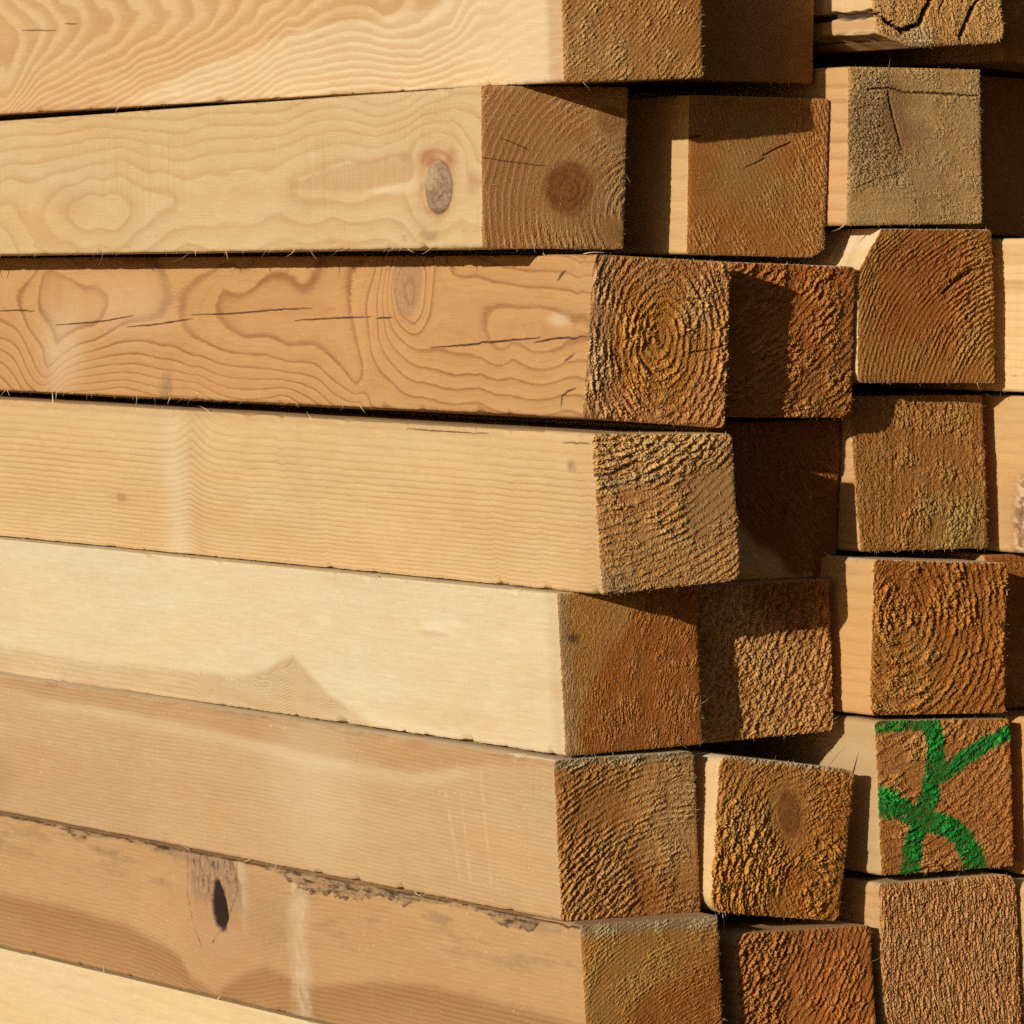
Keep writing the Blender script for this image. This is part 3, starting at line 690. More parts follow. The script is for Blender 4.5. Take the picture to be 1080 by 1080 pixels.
def side_orange_knotty(S, T, seed, cfg):
    w = blank(S)
    w['phase'] = rbf_field(GRAIN['13'], np.clip(S, 0, .87), T) + .04 * fbm(S * 16, T * 8, seed, 3)
    w['ringk'] = .80 + .25 * fbm(S * 8, T * 4, seed + 2, 2)
    kn = spot(S, T, .2185, .16, .018, .235, .12)
    w['knot'] = kn * .55
    w['red'] = .34 * spot(S, T, .095, .50, .075, .085, .4) * (.8 + .8 * gn(S * 120, T * 5, seed))
    d, f = polydist(S, T * .1, [(.432, .0345), (.40, .0335), (.35, .034), (.31, .036)])
    w['red'] += .32 * (1 - sstep(.7, 1.05, d / (.0012 + .0055 * sstep(.0, .35, f) * sstep(1.1, .7, f) + .0008 * gn(S * 200, T * 5, seed + 9))))
    w['red'] += 0.0 * spot(S, T, .41, .37, .05, .06, .4) + .32 * spot(S, T, .73, .17, .008, .10, .6) + .3 * spot(S, T, .71, .27, .008, .09, .6)
    w['red'] += .3 * spot(S, T, .219, .40, .012, .05, .5) + .25 * spot(S, T, .727, .86, .014, .12, .6)
    w['pale'] = .28 * spot(S, T, .70, .70, .03, .35, .8) + .20 * spot(S, T, .60, .35, .06, .2, .9) + .35 * spot(S, T, .035, .40, .012, .04, .6)
    w['grey'] = .72 * spot(S, T, .539, .93, .010, .10, .5) * (.7 + .5 * gn(S * 400, T * 6, seed + 2))
    crack_lines(w, S, T, seed, [
        [(.806, .404), (.775, .395), (.747, .400)], [(.712, .501), (.66, .478), (.639, .467), (.593, .422)],
        [(.601, .504), (.55, .475), (.505, .435)], [(.508, .409), (.45, .396), (.379, .36), (.340, .350)],
        [(.363, .435), (.31, .415), (.263, .402)], [(.256, .41), (.235, .405)]], .00034)
    crack_lines(w, S, T, seed, [[(.185, .596), (.14, .572), (.099, .543), (.055, .515)], [(.062, .548), (.04, .520), (.003, .500)]], .00048)
    crack_lines(w, S, T, seed + 1, [[(.040, .160), (.036, .120), (.032, .095)]], .0009)
    crack_lines(w, S, T, seed + 1, [[(.027, 1.0), (.0265, .93), (.026, .88), (.019, .84), (.011, .825)], [(.026, .66), (.0215, .638), (.015, .60)]], .0007)
    w['push'] = .0006 * w['dark'] - .0004 * kn
    return w

def side_straight(S, T, seed, cfg):
    w = blank(S)
    ridge = np.exp(-(np.abs(S - .515 - .02 * (T - .4)) / .019) ** 1.5)
    skew = 1 / (1 + np.exp((S - .515) / .008))
    w['phase'] = 6 + 13 * T + 12 * T * T + 1.2 * S + ridge * (2.3 - 1.1 * T) - .5 * skew * 0 + .5 * sstep(.50, .56, S) \
        + .25 * fbm(S * 3, T * 2, seed, 2) + .07 * fbm(S * 24, T * 10, seed + 3, 2)
    w['ringk'] = .22 + .52 * sstep(.0, .45, T) + .25 * ridge
    w['pale'] = .38 * np.exp(-((S - .538) / .018) ** 2) * (.5 + .5 * T)
    w['red'] = .14 * np.exp(-((S - .508) / .012) ** 2) + .6 * spot(S, T, .621, .647, .0075, .028, .6) + .22 * spot(S, T, .621, .645, .02, .06, .8)
    top = sstep(.085, .0, T + .02 * fbm(S * 20, S * 0, seed + 4, 3))
    w['red'] += .5 * top * sstep(.05, .2, S) * (.6 + .6 * fbm(S * 30, T * 20, seed + 5, 3))
    w['red'] += .18 * sstep(.035, .012, S)
    w['grey'] = .6 * spot(S, T, .025, .205, .0045, .035, .7)
    crack_lines(w, S, T, seed, [[(.032, .060), (.015, .050), (.003, .056)], [(.22, .03), (.18, .035), (.12, .03)]], .00025)
    return w

def side_creamy(S, T, seed, cfg):
    w = blank(S)
    w['phase'] = 26 * T + 2 * S + .5 * fbm(S * 3, T * 3, seed, 3)
    curve = [(2.5, .76), (.768, .796), (.677, .815), (.596, .817), (.477, .799), (.43, .785), (.395, .765), (.37, .715), (.350, .635), (.334, .597),
             (.322, .66), (.305, .745), (.29, .815), (.265, .90), (.235, .975), (.212, 1.02), (0., 1.2)]
    h = above_curve(S, T + .004 * fbm(S * 40, T * 9, seed, 2), curve, .034)
    w['heart'] = h * (.62 + .30 * fbm(S * 12, T * 9, seed + 31, 3))
    c = np.interp(S, [a for a, b in sorted(curve)], [b for a, b in sorted(curve)])
    peak = spot(S, T, .335, .85, .09, .35, .6)
    w['phase'] = w['phase'] * (1 - h * peak) + h * peak * (T - c) * 45
    w['ringk'] = .34 + .7 * h * peak + .3 * h + .2 * fbm(S * 6, T * 7, seed + 33, 2)
    w['pale'] = .55 * spot(S, T, .29, .324, .013, .035, .7) + .75 * spot(S, T, .149, .291, .015, .035, .6) + .6 * spot(S, T, .128, .255, .014, .018, .7)
    w['red'] = .28 * spot(S, T, .150, .335, .017, .02, .6) + .22 * sstep(.02, .006, S)
    w['grey'] = .25 * sstep(.35, .6, fbm(S * 30, T * 25, seed + 5, 3)) * sstep(.06, .0, T)
    tuft = sstep(.22, .40, fbm(S * 170, T * 34, seed + 40, 3, .7)) * sstep(.0, .3, fbm(S * 9, T * 5, seed + 41, 2))
    w['pale'] = np.clip(w['pale'] + .45 * tuft, 0, 1)
    w['red'] = w['red'] + .10 * sstep(.1, .45, fbm(S * 6, T * 4, seed + 42, 3))
    return w

def side_rosy(S, T, seed, cfg):
    w = blank(S)
    w['phase'] = 34 * T + 3 * S + 1.6 * np.exp(-((S - .33) / .18) ** 2) + .5 * fbm(S * 3, T * 3, seed, 3)
    w['ringk'] = .62 + .3 * fbm(S * 9, T * 6, seed + 1, 2)
    curve = [(2.5, .03), (.80, .05), (.694, .11), (.562, .115), (.465, .14), (.36, .17), (.30, .20), (.24, .21), (.17, .22), (.094, .10), (.0, .02)]
    c = np.interp(S, [a for a, b in sorted(curve)], [b for a, b in sorted(curve)])
    w['heart'] = .42 * sstep(.03, -.02, T - c) + .22 * sstep(.30, .55, T) * sstep(.35, .7, S + .2 * fbm(S * 4, T * 3, seed, 2))
    w['pale'] = .30 * (.75 + .6 * fbm(S * 16, T * 12, seed + 21, 3)) * np.exp(-((T - c - .05) / .05) ** 2) * sstep(.05, .14, S) * sstep(.74, .66, S) + .26 * spot(S, T, .30, .42, .05, .45, .9)
    for s0, s1 in ((.135, .118), (.115, .105), (.088, .080)):
        d, f = polydist(S, T * .1, [(s0, .012), (s1, .085)])
        w['pale'] = np.maximum(w['pale'], .24 * (1 - sstep(.0006, .0022, d)) * (.5 + .9 * gn(T * 14, S * 100, seed)))
    w['grey'] = .45 * sstep(.0, .3, fbm(S * 26, T * 30, seed + 5, 3)) * sstep(.05, .0, T) + .35 * spot(S, T, .79, .75, .035, .16, .9)
    w['red'] = .5 * spot(S, T, .165, .02, .014, .035, .7)
    return w

def side_brown_hollow(S, T, seed, cfg):
    w = blank(S)
    curve = [(2.5, .55), (.794, .597), (.688, .601), (.60, .63), (.545, .70), (.518, .78), (.505, .9), (.47, .98), (.43, .80), (.397, .70), (.36, .76),
             (.334, .765), (.26, .66), (.187, .59), (.062, .60), (-.002, .64)]
    h = above_curve(S, T + .015 * fbm(S * 9, T * 4, seed, 3), curve, .05)
    c = np.interp(S, [a for a, b in sorted(curve)], [b for a, b in sorted(curve)])
    w['heart'] = .92 * h * (.65 + .35 * sstep(.35, .0, T - c))
    w['phase'] = 30 * T - 10 * np.exp(-((S - .455) / .07) ** 2) * (1 - .3 * T) * .7 + .6 * fbm(S * 3, T * 3, seed, 3)
    w['ringk'] = .55 + .25 * h + .2 * fbm(S * 7, T * 6, seed + 1, 2)
    # hollow knot: torn rim, shallow teardrop hole, its inner shade painted black
    Zt = T * .1
    body = spot(S, T, .462 - .012 * (T - .3), .27, .036, .42, .10)
    hole = np.hypot((S - (.459 + .010 * (.3 - T))) / (.0060 + .024 * np.clip(T - .12, 0, .3)), (T - .34) / .19)
    hole = 1 - sstep(.80, 1.12, hole + .16 * fbm(S * 160, T * 22, seed + 2, 3))
    tornn = fbm(S * 230, T * 9, seed + 6, 4, .65)
    rag = body * sstep(.42, .15, T - .02) * (1 - hole)
    w['knot'] = np.clip(body * .55 * sstep(.40, .28, T) + rag * sstep(-.1, .35, tornn) * .5, 0, 1)
    w['dark'] = np.clip(hole + .62 * rag * sstep(.12, .40, tornn), 0, 1)
    w['red'] = .45 * rag + .30 * body * sstep(.3, .5, T) + .25 * spot(S, T, .455, .45, .055, .45, .5)
    w['pale'] = .22 * body * sstep(.42, .55, T)
    rim, _ = polydist(S, Zt, [(.500, .004), (.503, .030), (.497, .052), (.487, .066)])
    rim2, _ = polydist(S, Zt, [(.430, .002), (.433, .022), (.443, .038), (.462, .055), (.470, .062)])
    w['dark'] = np.maximum(w['dark'], .55 * (1 - sstep(.0004, .0013, np.minimum(rim, rim2))) * (.6 + .7 * gn(S * 150, T * 18, seed)))
    w['pale'] = np.maximum(w['pale'], .40 * sstep(.019, .005, np.abs(S - .350 + .006 * gn(T * 3, 0, seed) + .002 * gn(T * 30, S * 60, seed + 1))) * sstep(.0, .1, T) * (.7 + .8 * fbm(S * 160, T * 9, seed, 3)))
    w['pale'] = np.maximum(w['pale'], .35 * np.exp(-((S - .425) / .007) ** 2) * sstep(.6, .3, T))
    # bark and broken wood along the upper arris
    prof = np.interp(S, [0, .045, .055, .07, .10, .115, .17, .19, .21, .24, .27, .30, .34, .37, .40, .43, .51, .53, .62, .66, .70, 1.2],
                     [.005, .010, .080, .095, .075, .025, .030, .035, .085, .045, .11, .115, .12, .045, .015, .010, .02, .035, .02, .06, .02, .015])
    dd = T - prof * (1 + .35 * gn(S * 160, S * 0, seed + 12))
    bark = sstep(.008, -.012, dd)
    bt = fbm(S * 55, T * 34, seed + 13, 4, .65)
    w['grey'] = np.maximum(.75 * bark * (.45 + .9 * sstep(-.3, .3, bt)), .30 * sstep(.30, .05, T + .1 * bt) * sstep(.05, .4, fbm(S * 14, T * 8, seed + 14, 3)) * sstep(.3, .5, S))
    w['grey'] = np.clip(w['grey'] + .22 * spot(S, T, .385, .40, .03, .25, .9), 0, 1)
    w['dark'] = np.maximum(w['dark'], bark * sstep(.05, .4, bt) * .8)
    w['dark'] = np.maximum(w['dark'], .7 * (1 - sstep(.004, .014, np.abs(dd))) * sstep(-.1, .2, gn(S * 60, S * 0, seed + 15)) * sstep(.02, .05, prof))
    w['dark'] = np.maximum(w['dark'], .75 * sstep(.020, .006, T + .006 * gn(S * 90, S * 0, seed + 19)) * sstep(-.5, .1, gn(S * 25, S * 0, seed + 20)))  # shadow line under the timber above, painted along the top edge
    w['grey'] = np.clip(w['grey'] + .45 * sstep(.02, .45, fbm(S * 11, T * 5, seed + 24, 4, .65)) * sstep(.55, .2, T), 0, 1)
    w['red'] = np.maximum(w['red'], .35 * bark * sstep(0, .4, fbm(S * 40, T * 9, seed + 16, 2)))
    w['push'] = .0016 * hole + .0016 * rag * (.5 - tornn) + bark * (.0012 + .0010 * bt) - .0003 * w['heart']
    return w

def side_plain_pale(S, T, seed, cfg):
    w = default_side(S, T, seed, cfg); w['sap'] = np.full_like(S, .6)
    return w

def side_bark_corner(S, T, seed, cfg):
    """right-hand timber with wane, bark and dried resin at its lower front corner"""
    w = default_side(S, T, seed, dict(K=10, rk=.3))
    n = fbm(S * 130, T * 14, seed, 4, .65)
    edge = sstep(.026, .010, S - .010 * sstep(.45, .9, T) + .004 * n) * sstep(.46, .54, T)
    w['grey'] = .95 * edge * sstep(-.1, .1, n); w['pale'] = .95 * edge * sstep(.08, .2, -n)
    w['red'] = .45 * spot(S, T, .022, .8, .02, .28, .8)
    return w

def side_banded(S, T, seed, cfg):
    w = default_side(S, T, seed, dict(K=16, rk=.35))
    w['heart'] = .55 * sstep(.09, .03, np.abs(T - .10 - .02 * gn(S * 20, 0, seed))) * .7 + .5 * sstep(.05, .02, np.abs(T - .30 - .1 * (S - .02)))
    w['sap'] = .6 + 0 * S
    w['dark'] = .7 * sstep(.42, .55, fbm(S * 90, T * 40, seed + 6, 3)) * sstep(.7, .8, T)
    return w

def side_split_wane(S, T, seed, cfg):
    w = default_side(S, T, seed, dict(K=12, rk=.3))
    n = fbm(S * 60, T * 16, seed, 4, .65)
    gro = np.abs(T - .815 - .25 * (S - .02) + .02 * gn(S * 60, 0, seed))
    w['dark'] = (1 - sstep(.012, .030, gro)) * .95
    w['red'] = .5 * sstep(.83, .86, T) * sstep(.95, .88, T)
    w['grey'] = .6 * sstep(.90, .96, T) * sstep(-.3, .2, n); w['pale'] = .7 * sstep(.90, .95, T) * sstep(.1, .3, -n)
    w['sap'] = .5 + 0 * S
    w['push'] = (1 - sstep(.014, .035, gro)) * .006 + sstep(.90, 1., T) * .003 * (1 + n)
    return w

# ---------------------------------------------------- sawn ends, extras ------
def two_zone(cu, cv, rad, soft=.05, wob=.05, flip=False):
    """sapwood / heartwood border: a growth ring of radius rad about (cu, cv)"""
    def f(u, v, r, seed):
        d = np.hypot(u - cu, v - cv) + wob * fbm(u * 4, v * 4, seed + 8, 3)
        k = 1 - sstep(rad - soft, rad + soft, d)
        return 1 - k if flip else k
    return f

def ex_edge(side, width, key, amt):
    def f(w, u, v, X, Z, seed):
        d = {'l': u, 'r': 1 - u, 't': v, 'b': 1 - v}[side]
        d = d + .03 * fbm(u * 12, v * 12, seed + 55, 3)
        w[key] = np.clip(w[key] + amt * sstep(width, width * .3, d), 0, 1)
    return f

def ex_spot(key, cu, cv, ru, rv, amt, ang=0, soft=.6):
    def f(w, u, v, X, Z, seed):
        uu = u + .03 * fbm(u * 10, v * 10, seed + 56, 3)
        w[key] = np.clip(w[key] + amt * disc(uu, v, cu, cv, ru, rv, soft, ang), 0, 1)
    return f

def ex_line(key, pts, width, amt, noise=.02):
    def f(w, u, v, X, Z, seed):
        uu = u + noise * fbm(u * 16, v * 16, seed + 57, 3); vv = v + noise * fbm(u * 16, v * 16 + 5, seed + 58, 3)
        d, fr = polydist(uu, vv, pts)
        w[key] = np.maximum(w[key], amt * (1 - sstep(width * .45, width, d)))
    return f

def paint_cross(w, u, v, X, Z, seed):
    """the green mark: brush strokes as measured on the face (across, down)"""
    uu = u + .014 * fbm(u * 14, v * 14, seed + 61, 3); vv = v + .014 * fbm(u * 14, v * 14 + 4, seed + 62, 3)
    strokes = [
        ([(.40, .02), (.435, .12), (.435, .24), (.415, .36), (.375, .50), (.315, .63), (.265, .75), (.225, .88), (.21, 1.0)], .066, 1.),
        ([(.46, .37), (.60, .285), (.80, .17), (.99, .09)], .052, .95),
        ([(.10, .545), (.20, .60), (.33, .665), (.50, .70), (.63, .80), (.69, .92), (.70, .99)], .068, 1.),
        ([(.0, .055), (.12, .03), (.36, .02)], .04, .8),
        ([(-.02, .51), (.07, .54)], .095, .95),
        ([(.60, .78), (.72, .98)], .07, .95)]
    for pts, wd, amt in strokes:
        d, f = polydist(uu, vv, pts)
        w['paint'] = np.maximum(w['paint'], amt * (1 - sstep(wd * .62, wd * 1.65, d)))
    w['paint'] = np.clip(w['paint'] + .30 * disc(u, v, .40, .5, .45, .6, .5) * sstep(.15, .5, fbm(u * 70, v * 70, seed + 66, 2)), 0, 1)

# ---------------------------------------------------------- materials --------
def M(seed): G.off = seed * 3.71

def side_mat(seed, early, late, **kw):
    G.off = seed * 3.71
    if seed > 18: early, late = [tuple(c * .86 for c in q) for q in (early, late)]
    return sawn_side_material('long_grain_%02d' % seed, early, late, **kw)

def end_mat(seed, tip, deep, tip2=None, deep2=None, **kw):
    G.off = seed * 2.93 + 50
    return end_grain_material('end_grain_%02d' % seed, tip, deep, tip2 or tip, deep2 or deep, **kw)

GOLD = ((.70, .45, .21), (.38, .18, .055))
TAN = ((.78, .55, .31), (.45, .25, .10))
PINK = ((.74, .46, .25), (.45, .22, .09))
RED = ((.62, .31, .115), (.36, .115, .026))
OCHRE = ((.70, .42, .15), (.42, .18, .04))
OLIVE = ((.60, .39, .155), (.37, .205, .07))
GREY = ((.66, .54, .34), (.46, .34, .18))
BROWN = ((.62, .42, .24), (.38, .22, .105))
RUST = ((.56, .28, .09), (.33, .11, .025))
FRONT = 'front column of sawn timber timbers'
SECOND = 'second column of sawn timber timbers'
THIRD = 'third column of sawn timber timbers'
EDGE = 'timber timbers at the right edge'

# ---- front column, top to bottom ----
timber(11, *PLACE[11],
       'uppermost timber of the front column, pale yellow side with nested oval grain arches',
       side_mat(11, (.54, .39, .215), (.42, .255, .118), sap=(.60, .49, .32), ring=.9, saw=.05, broad=True),
       end_mat(11, *GOLD, *TAN, ringk=.3), dict(pith=(-1.3, -1.0), sp=.0030, ar=.0004, ac=.0005, cs=.0017, el=1.8, af=.00022,
       heart=two_zone(.0, 1.1, .55, .2, .15)), FRONT, side_top_pale, fine_to=.98, step=.0015,
       fray=((3, .3, .8, 50, .004),))
b12 = timber(12, *PLACE[12],
       'cream timber with an oval knot in its side, second from top in the front column',
       side_mat(12, (.52, .40, .225), (.42, .265, .13), sap=(.60, .48, .30), ring=.75, saw=.5),
       end_mat(12, *BROWN, (.46, .33, .19), (.28, .17, .08), ringk=.5, grey=.15),
       dict(pith=(1.10, .78), sp=.0046, ar=.00055, ac=.00035, cs=.0018, el=2.2, af=.0001, warp=.7, **{'break': .25},
            rough=((.25, .45, .35, .5, .1, 0), (.85, .6, .2, .25, 1.3, 0), (.6, .85, .3, .12, .9, 0)), oval=(1.05, 1.),
            knots=((.60, .625, .170, .165, 0, 1.), (.88, .20, .10, .09, 20, .6), (.93, .90, .05, .06, 0, .35)),
            cracks=(([(.0, .44), (.13, .46), (.30, .48), (.44, .49)], .0035, .0003), ([(.13, .32), (.30, .38), (.33, .40)], .003, .0002)),
            heart=two_zone(1.1, .8, .5, .2, .1)), FRONT, side_knotty_cream, fine_to=.93, step=.0015,
       parts=(('knot', 'knot', .5, (0, .2, 0, 1)),), end_parts=(('knot', 'knot', .12),),
       fray=((3, .0, .85, 190, .0045),))
b13 = timber(13, *PLACE[13],
       'orange timber with long drying cracks, third from top in the front column',
       side_mat(13, (.455, .27, .118), (.235, .105, .04), sap=(.52, .35, .18), ring=1., saw=.12, thin=True),
       end_mat(13, *PINK, *OCHRE, ringk=.25),
       dict(pith=(.50, .50), oval=(.85, 1.15), sp=.0056, ar=.0013, ac=.0013, cs=.0030, el=1.7, warp=1.6, **{'break': .45},
            rough=((.38, .12, .3, .18, .35, 10), (.75, .85, .3, .2, .5, 0)), heart=two_zone(.5, .5, .38, .1, .2),
            extra=(ex_edge('l', .22, 'grey', .35), ex_spot('grey', .75, .3, .12, .2, .25)),
            cracks=(([(.72, .56), (.85, .54), (.98, .50)], .006, .001),)), FRONT, side_orange_knotty, nibble=.0018,
       fine_to=.93, step=.0015, parts=(('knot', 'knot', .28, (.15, .3, 0, .6)),),
       fray=((3, .25, .85, 170, .0045), (0, .0, .4, 30, .004)), corners={1: ('round', .0018), 2: ('round', .002)})
b14 = timber(14, *PLACE[14],
       'straight-grained pale orange timber with light tan end, fourth in the front column',
       side_mat(14, (.54, .40, .215), (.38, .225, .095), ring=.9, saw=.12),
       end_mat(14, *TAN, (.60, .44, .24), (.36, .22, .10), ringk=.25, grey=.25),
       dict(pith=(-.1, -.9), sp=.0050, ar=.00085, ac=.0011, cs=.0026, el=1.9, warp=1.3,
            rough=((.86, .40, .20, .17, .0, 25), (.35, .12, .5, .17, 1.5, 0), (.5, .9, .6, .2, .5, 0)),
            cracks=(([(.0, .26), (.12, .25), (.26, .20)], .012, .0008),),
            extra=(ex_line('grey', [(.05, .33), (.2, .30), (.38, .28), (.52, .28)], .035, .5, .05), ex_spot('grey', .05, .95, .2, .1, .4)),
            heart=two_zone(.9, .4, .35, .15, .2)), FRONT, side_straight, nibble=.0011,
       fine_to=.90, step=.0015, fray=((3, .25, .8, 45, .004), (0, .05, .8, 40, .003)),
       corners={1: ('round', .0022), 2: ('round', .0045), 0: ('round', .0016)})
b15 = timber(15, *PLACE[15],
       'creamy white timber with a brown peak along its lower edge and rust-red end',
       side_mat(15, (.575, .50, .345), (.52, .42, .235), heart=(.46, .325, .18), sap=(.62, .545, .39), ring=.7, saw=.12),
       end_mat(15, (.52, .25, .085), (.25, .085, .022), *OLIVE, ringk=.1),
       dict(pith=(2., 1.6), sp=.004, ar=.0001, ac=.0007, cs=.0021, el=1., warp=1., rough=((.2, .25, .35, .35, .25, -30), (.05, .7, .14, .3, .4, 0)),
            heart=two_zone(1.25, 1.05, 1.13, .05, .07, True), extra=(ex_edge('l', .12, 'grey', .45), ex_spot('dark', .10, .28, .05, .03, .7)),
            knots=()), FRONT, side_creamy, nibble=.0009,
       fine_to=.93, step=.0015, fray=((3, .1, .8, 30, .003), (0, .0, .8, 60, .004), (0, .38, .42, 14, .006)))
b16 = timber(16, *PLACE[16],
       'rosy tan timber sixth from top in the front column, golden end with flat arching rings',
       side_mat(16, (.46, .325, .18), (.36, .215, .10), heart=(.36, .21, .10), ring=.8, saw=.15, dirt=.3),
       end_mat(16, (.58, .36, .16), (.26, .11, .032), *TAN, ringk=.35, grey=.1),
       dict(pith=(.95, 1.75), sp=.0037, ar=.0009, ac=.0009, cs=.0023, el=2.2, warp=.9, **{'break': .35}, rough=((.2, .8, .3, .3, 1.6, 0),),
            heart=two_zone(.9, .3, .45, .2, .15), extra=(ex_edge('t', .07, 'grey', .8), ex_spot('grey', .9, .3, .2, .3, .25))), FRONT, side_rosy, nibble=.0011,
       fine_to=.92, step=.0015, corners={0: ('round', .0015), 1: ('round', .002)}, fray=((3, .1, .8, 60, .003), (0, .0, .8, 60, .0035)), cfg=dict(toppale=.5))
b17 = timber(17, *PLACE[17],
       'brown-stained timber with a dark knot hole and bark along its top edge',
       side_mat(17, (.43, .275, .135), (.34, .195, .09), heart=(.31, .17, .07), ring=.8, saw=.2, dirt=.6),
       end_mat(17, (.52, .26, .085), (.25, .09, .022), (.60, .39, .15), (.36, .2, .07), ringk=.25),
       dict(pith=(1.3, 2.0), sp=.0024, ar=.0004, ac=.00045, cs=.0014, el=2.4, warp=.6, af=.0002,
            heart=two_zone(1.30, 1.55, 1.38, .08, .06, True), extra=(ex_edge('t', .10, 'grey', .75),)), FRONT, side_brown_hollow, nibble=.0008,
       fine_to=.90, step=.0015, parts=(('knot_hole', 'dark', .55, (.42, .51, .05, .6)), ('bark', 'grey', .5, (.04, .9, 0, .2))),
       fray=((0, .0, .8, 40, .003),), corners={0: ('round', .0012)})
timber(18, *PLACE[18],
       'plain pale yellow timber at the lower left, lowest of the front column',
       side_mat(18, (.53, .425, .25), (.44, .31, .16), ring=.6, saw=.1), end_mat(18, *TAN),
       dict(pith=(.5, 1.5), sp=.004), FRONT, side_plain_pale, cfg=dict(K=9, rk=.25), fine_to=.9, step=.002, fray=((0, .3, .8, 20, .003),))

# ---- second column ----
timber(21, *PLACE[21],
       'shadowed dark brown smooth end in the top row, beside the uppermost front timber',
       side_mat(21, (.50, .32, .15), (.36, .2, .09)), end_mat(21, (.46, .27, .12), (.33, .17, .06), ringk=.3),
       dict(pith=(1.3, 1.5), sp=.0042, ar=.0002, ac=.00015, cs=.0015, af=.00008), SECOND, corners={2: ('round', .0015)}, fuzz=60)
b22 = timber(22, *PLACE[22],
       'amber end with a fine slanting crack, between the front knotted end and grey-tan end',
       side_mat(22, (.60, .42, .20), (.48, .30, .13), saw=.1), end_mat(22, (.56, .33, .125), (.32, .145, .04), (.52, .38, .19), (.34, .2, .085), ringk=.6),
       dict(pith=(2.6, -.6), sp=.0030, ar=.00040, ac=.00040, cs=.0015, el=2., warp=.5, **{'break': .35}, rough=((.3, .45, .4, .25, .15, -25), (.15, .15, .2, .2, .5, 0), (.9, .5, .15, .5, 1.2, 0)),
            cracks=(([(.40, .45), (.50, .41), (.55, .38)], .005, .0006), ([(.53, .37), (.65, .315), (.73, .28)], .007, .0008), ([(.0, .27), (.08, .25)], .01, .0005)),
            knots=((.10, .50, .16, .13, 0, .35),), heart=two_zone(.45, .42, .26, .15, .15),
            extra=(ex_edge('r', .06, 'grey', .2),)), SECOND, cfg=dict(K=7, rk=.3), corners={2: ('chamfer', .010, .006, 1.), 1: ('round', .001)},
       fray=((3, 0, .05, 8, .003),), fine_to=.16)
b23 = timber(23, *PLACE[23],
       'rough orange-brown end with a dark square shadow over its left half',
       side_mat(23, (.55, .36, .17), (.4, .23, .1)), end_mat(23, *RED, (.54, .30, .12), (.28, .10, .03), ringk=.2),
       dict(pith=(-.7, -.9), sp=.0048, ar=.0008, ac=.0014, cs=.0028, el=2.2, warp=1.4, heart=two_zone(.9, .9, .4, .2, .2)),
       SECOND, nibble=.0014, cfg=dict(toppale=.55), corners={2: ('round', .0045), 1: ('round', .002), 0: ('round', .002)}, fray=((1, 0, .02, 10, .003), (0, 0, .03, 20, .003)))
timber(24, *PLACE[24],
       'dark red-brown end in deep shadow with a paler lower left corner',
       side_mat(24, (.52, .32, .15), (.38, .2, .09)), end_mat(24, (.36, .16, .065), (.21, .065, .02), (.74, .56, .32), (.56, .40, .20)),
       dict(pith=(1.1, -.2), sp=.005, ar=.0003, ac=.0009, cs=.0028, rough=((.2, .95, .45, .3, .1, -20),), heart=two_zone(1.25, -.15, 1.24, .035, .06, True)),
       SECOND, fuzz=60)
b25 = timber(25, *PLACE[25],
       'tan crumbly end lit only in its lower right, beside the rust-red end',
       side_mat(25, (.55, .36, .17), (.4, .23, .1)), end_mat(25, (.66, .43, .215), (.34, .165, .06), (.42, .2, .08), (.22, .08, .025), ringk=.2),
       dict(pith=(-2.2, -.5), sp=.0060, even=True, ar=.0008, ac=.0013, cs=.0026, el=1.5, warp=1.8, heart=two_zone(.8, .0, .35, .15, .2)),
       SECOND, nibble=.0012, corners={2: ('round', .003)})
b26 = timber(26, *PLACE[26],
       'tilted orange end with a brown oval knot and a faint blue-green streak',
       side_mat(26, (.66, .49, .26), (.55, .37, .18)), end_mat(26, (.64, .36, .115), (.36, .145, .03), (.60, .38, .15), (.38, .19, .06), ringk=.1),
       dict(pith=(.75, .80), sp=.0060, ar=.0008, ac=.0015, cs=.0036, el=1.3, warp=2., **{'break': .7}, lift=.0,
            rough=((.25, .12, .35, .18, .45, 0), (.42, .93, .28, .10, .05, 10), (.58, .34, .25, .22, .25, 0), (.75, .2, .2, .3, .6, 0), (.2, .65, .3, .35, 1.25, 0)),
            knots=((.545, .325, .085, .155, -14, 1.),), heart=two_zone(.35, .2, .4, .15, .15), tracks=(86, .00004),
            extra=(ex_line('blue', [(.49, .06), (.46, .16), (.40, .26), (.32, .38), (.28, .46), (.24, .55)], .030, .55, .04),
                   ex_spot('blue', .08, .84, .05, .08, .6), ex_spot('blue', .18, .7, .04, .05, .4), ex_edge('t', .035, 'pale', .5)),
            cracks=(([(.45, .1), (.60, .42), (.66, .58)], .004, -.0002),), crackdark=0.), SECOND, nibble=.0013,
       corners={0: ('round', .004), 1: ('round', .003), 2: ('round', .003), 3: ('round', .0055)}, cfg=dict(toppale=.6, K=6, rk=.15),
       end_parts=(('knot', 'knot', .5),), fray=((0, 0, .04, 10, .003), (1, 0, .02, 6, .003)))
timber(27, *PLACE[27],
       'red-brown end at the bottom of the second column, beneath the tilted orange end',
       side_mat(27, (.55, .36, .17), (.4, .23, .1)), end_mat(27, (.52, .265, .10), (.24, .085, .022), *RED, ringk=.35),
       dict(pith=(-2.2, -1.2), sp=.0040, ar=.0009, ac=.0011, cs=.0022, el=2.6, warp=1.1, rough=((.12, .3, .2, .5, 1.5, 0),), heart=two_zone(.8, .5, .5, .2, .1)),
       SECOND, corners={0: ('round', .004)})

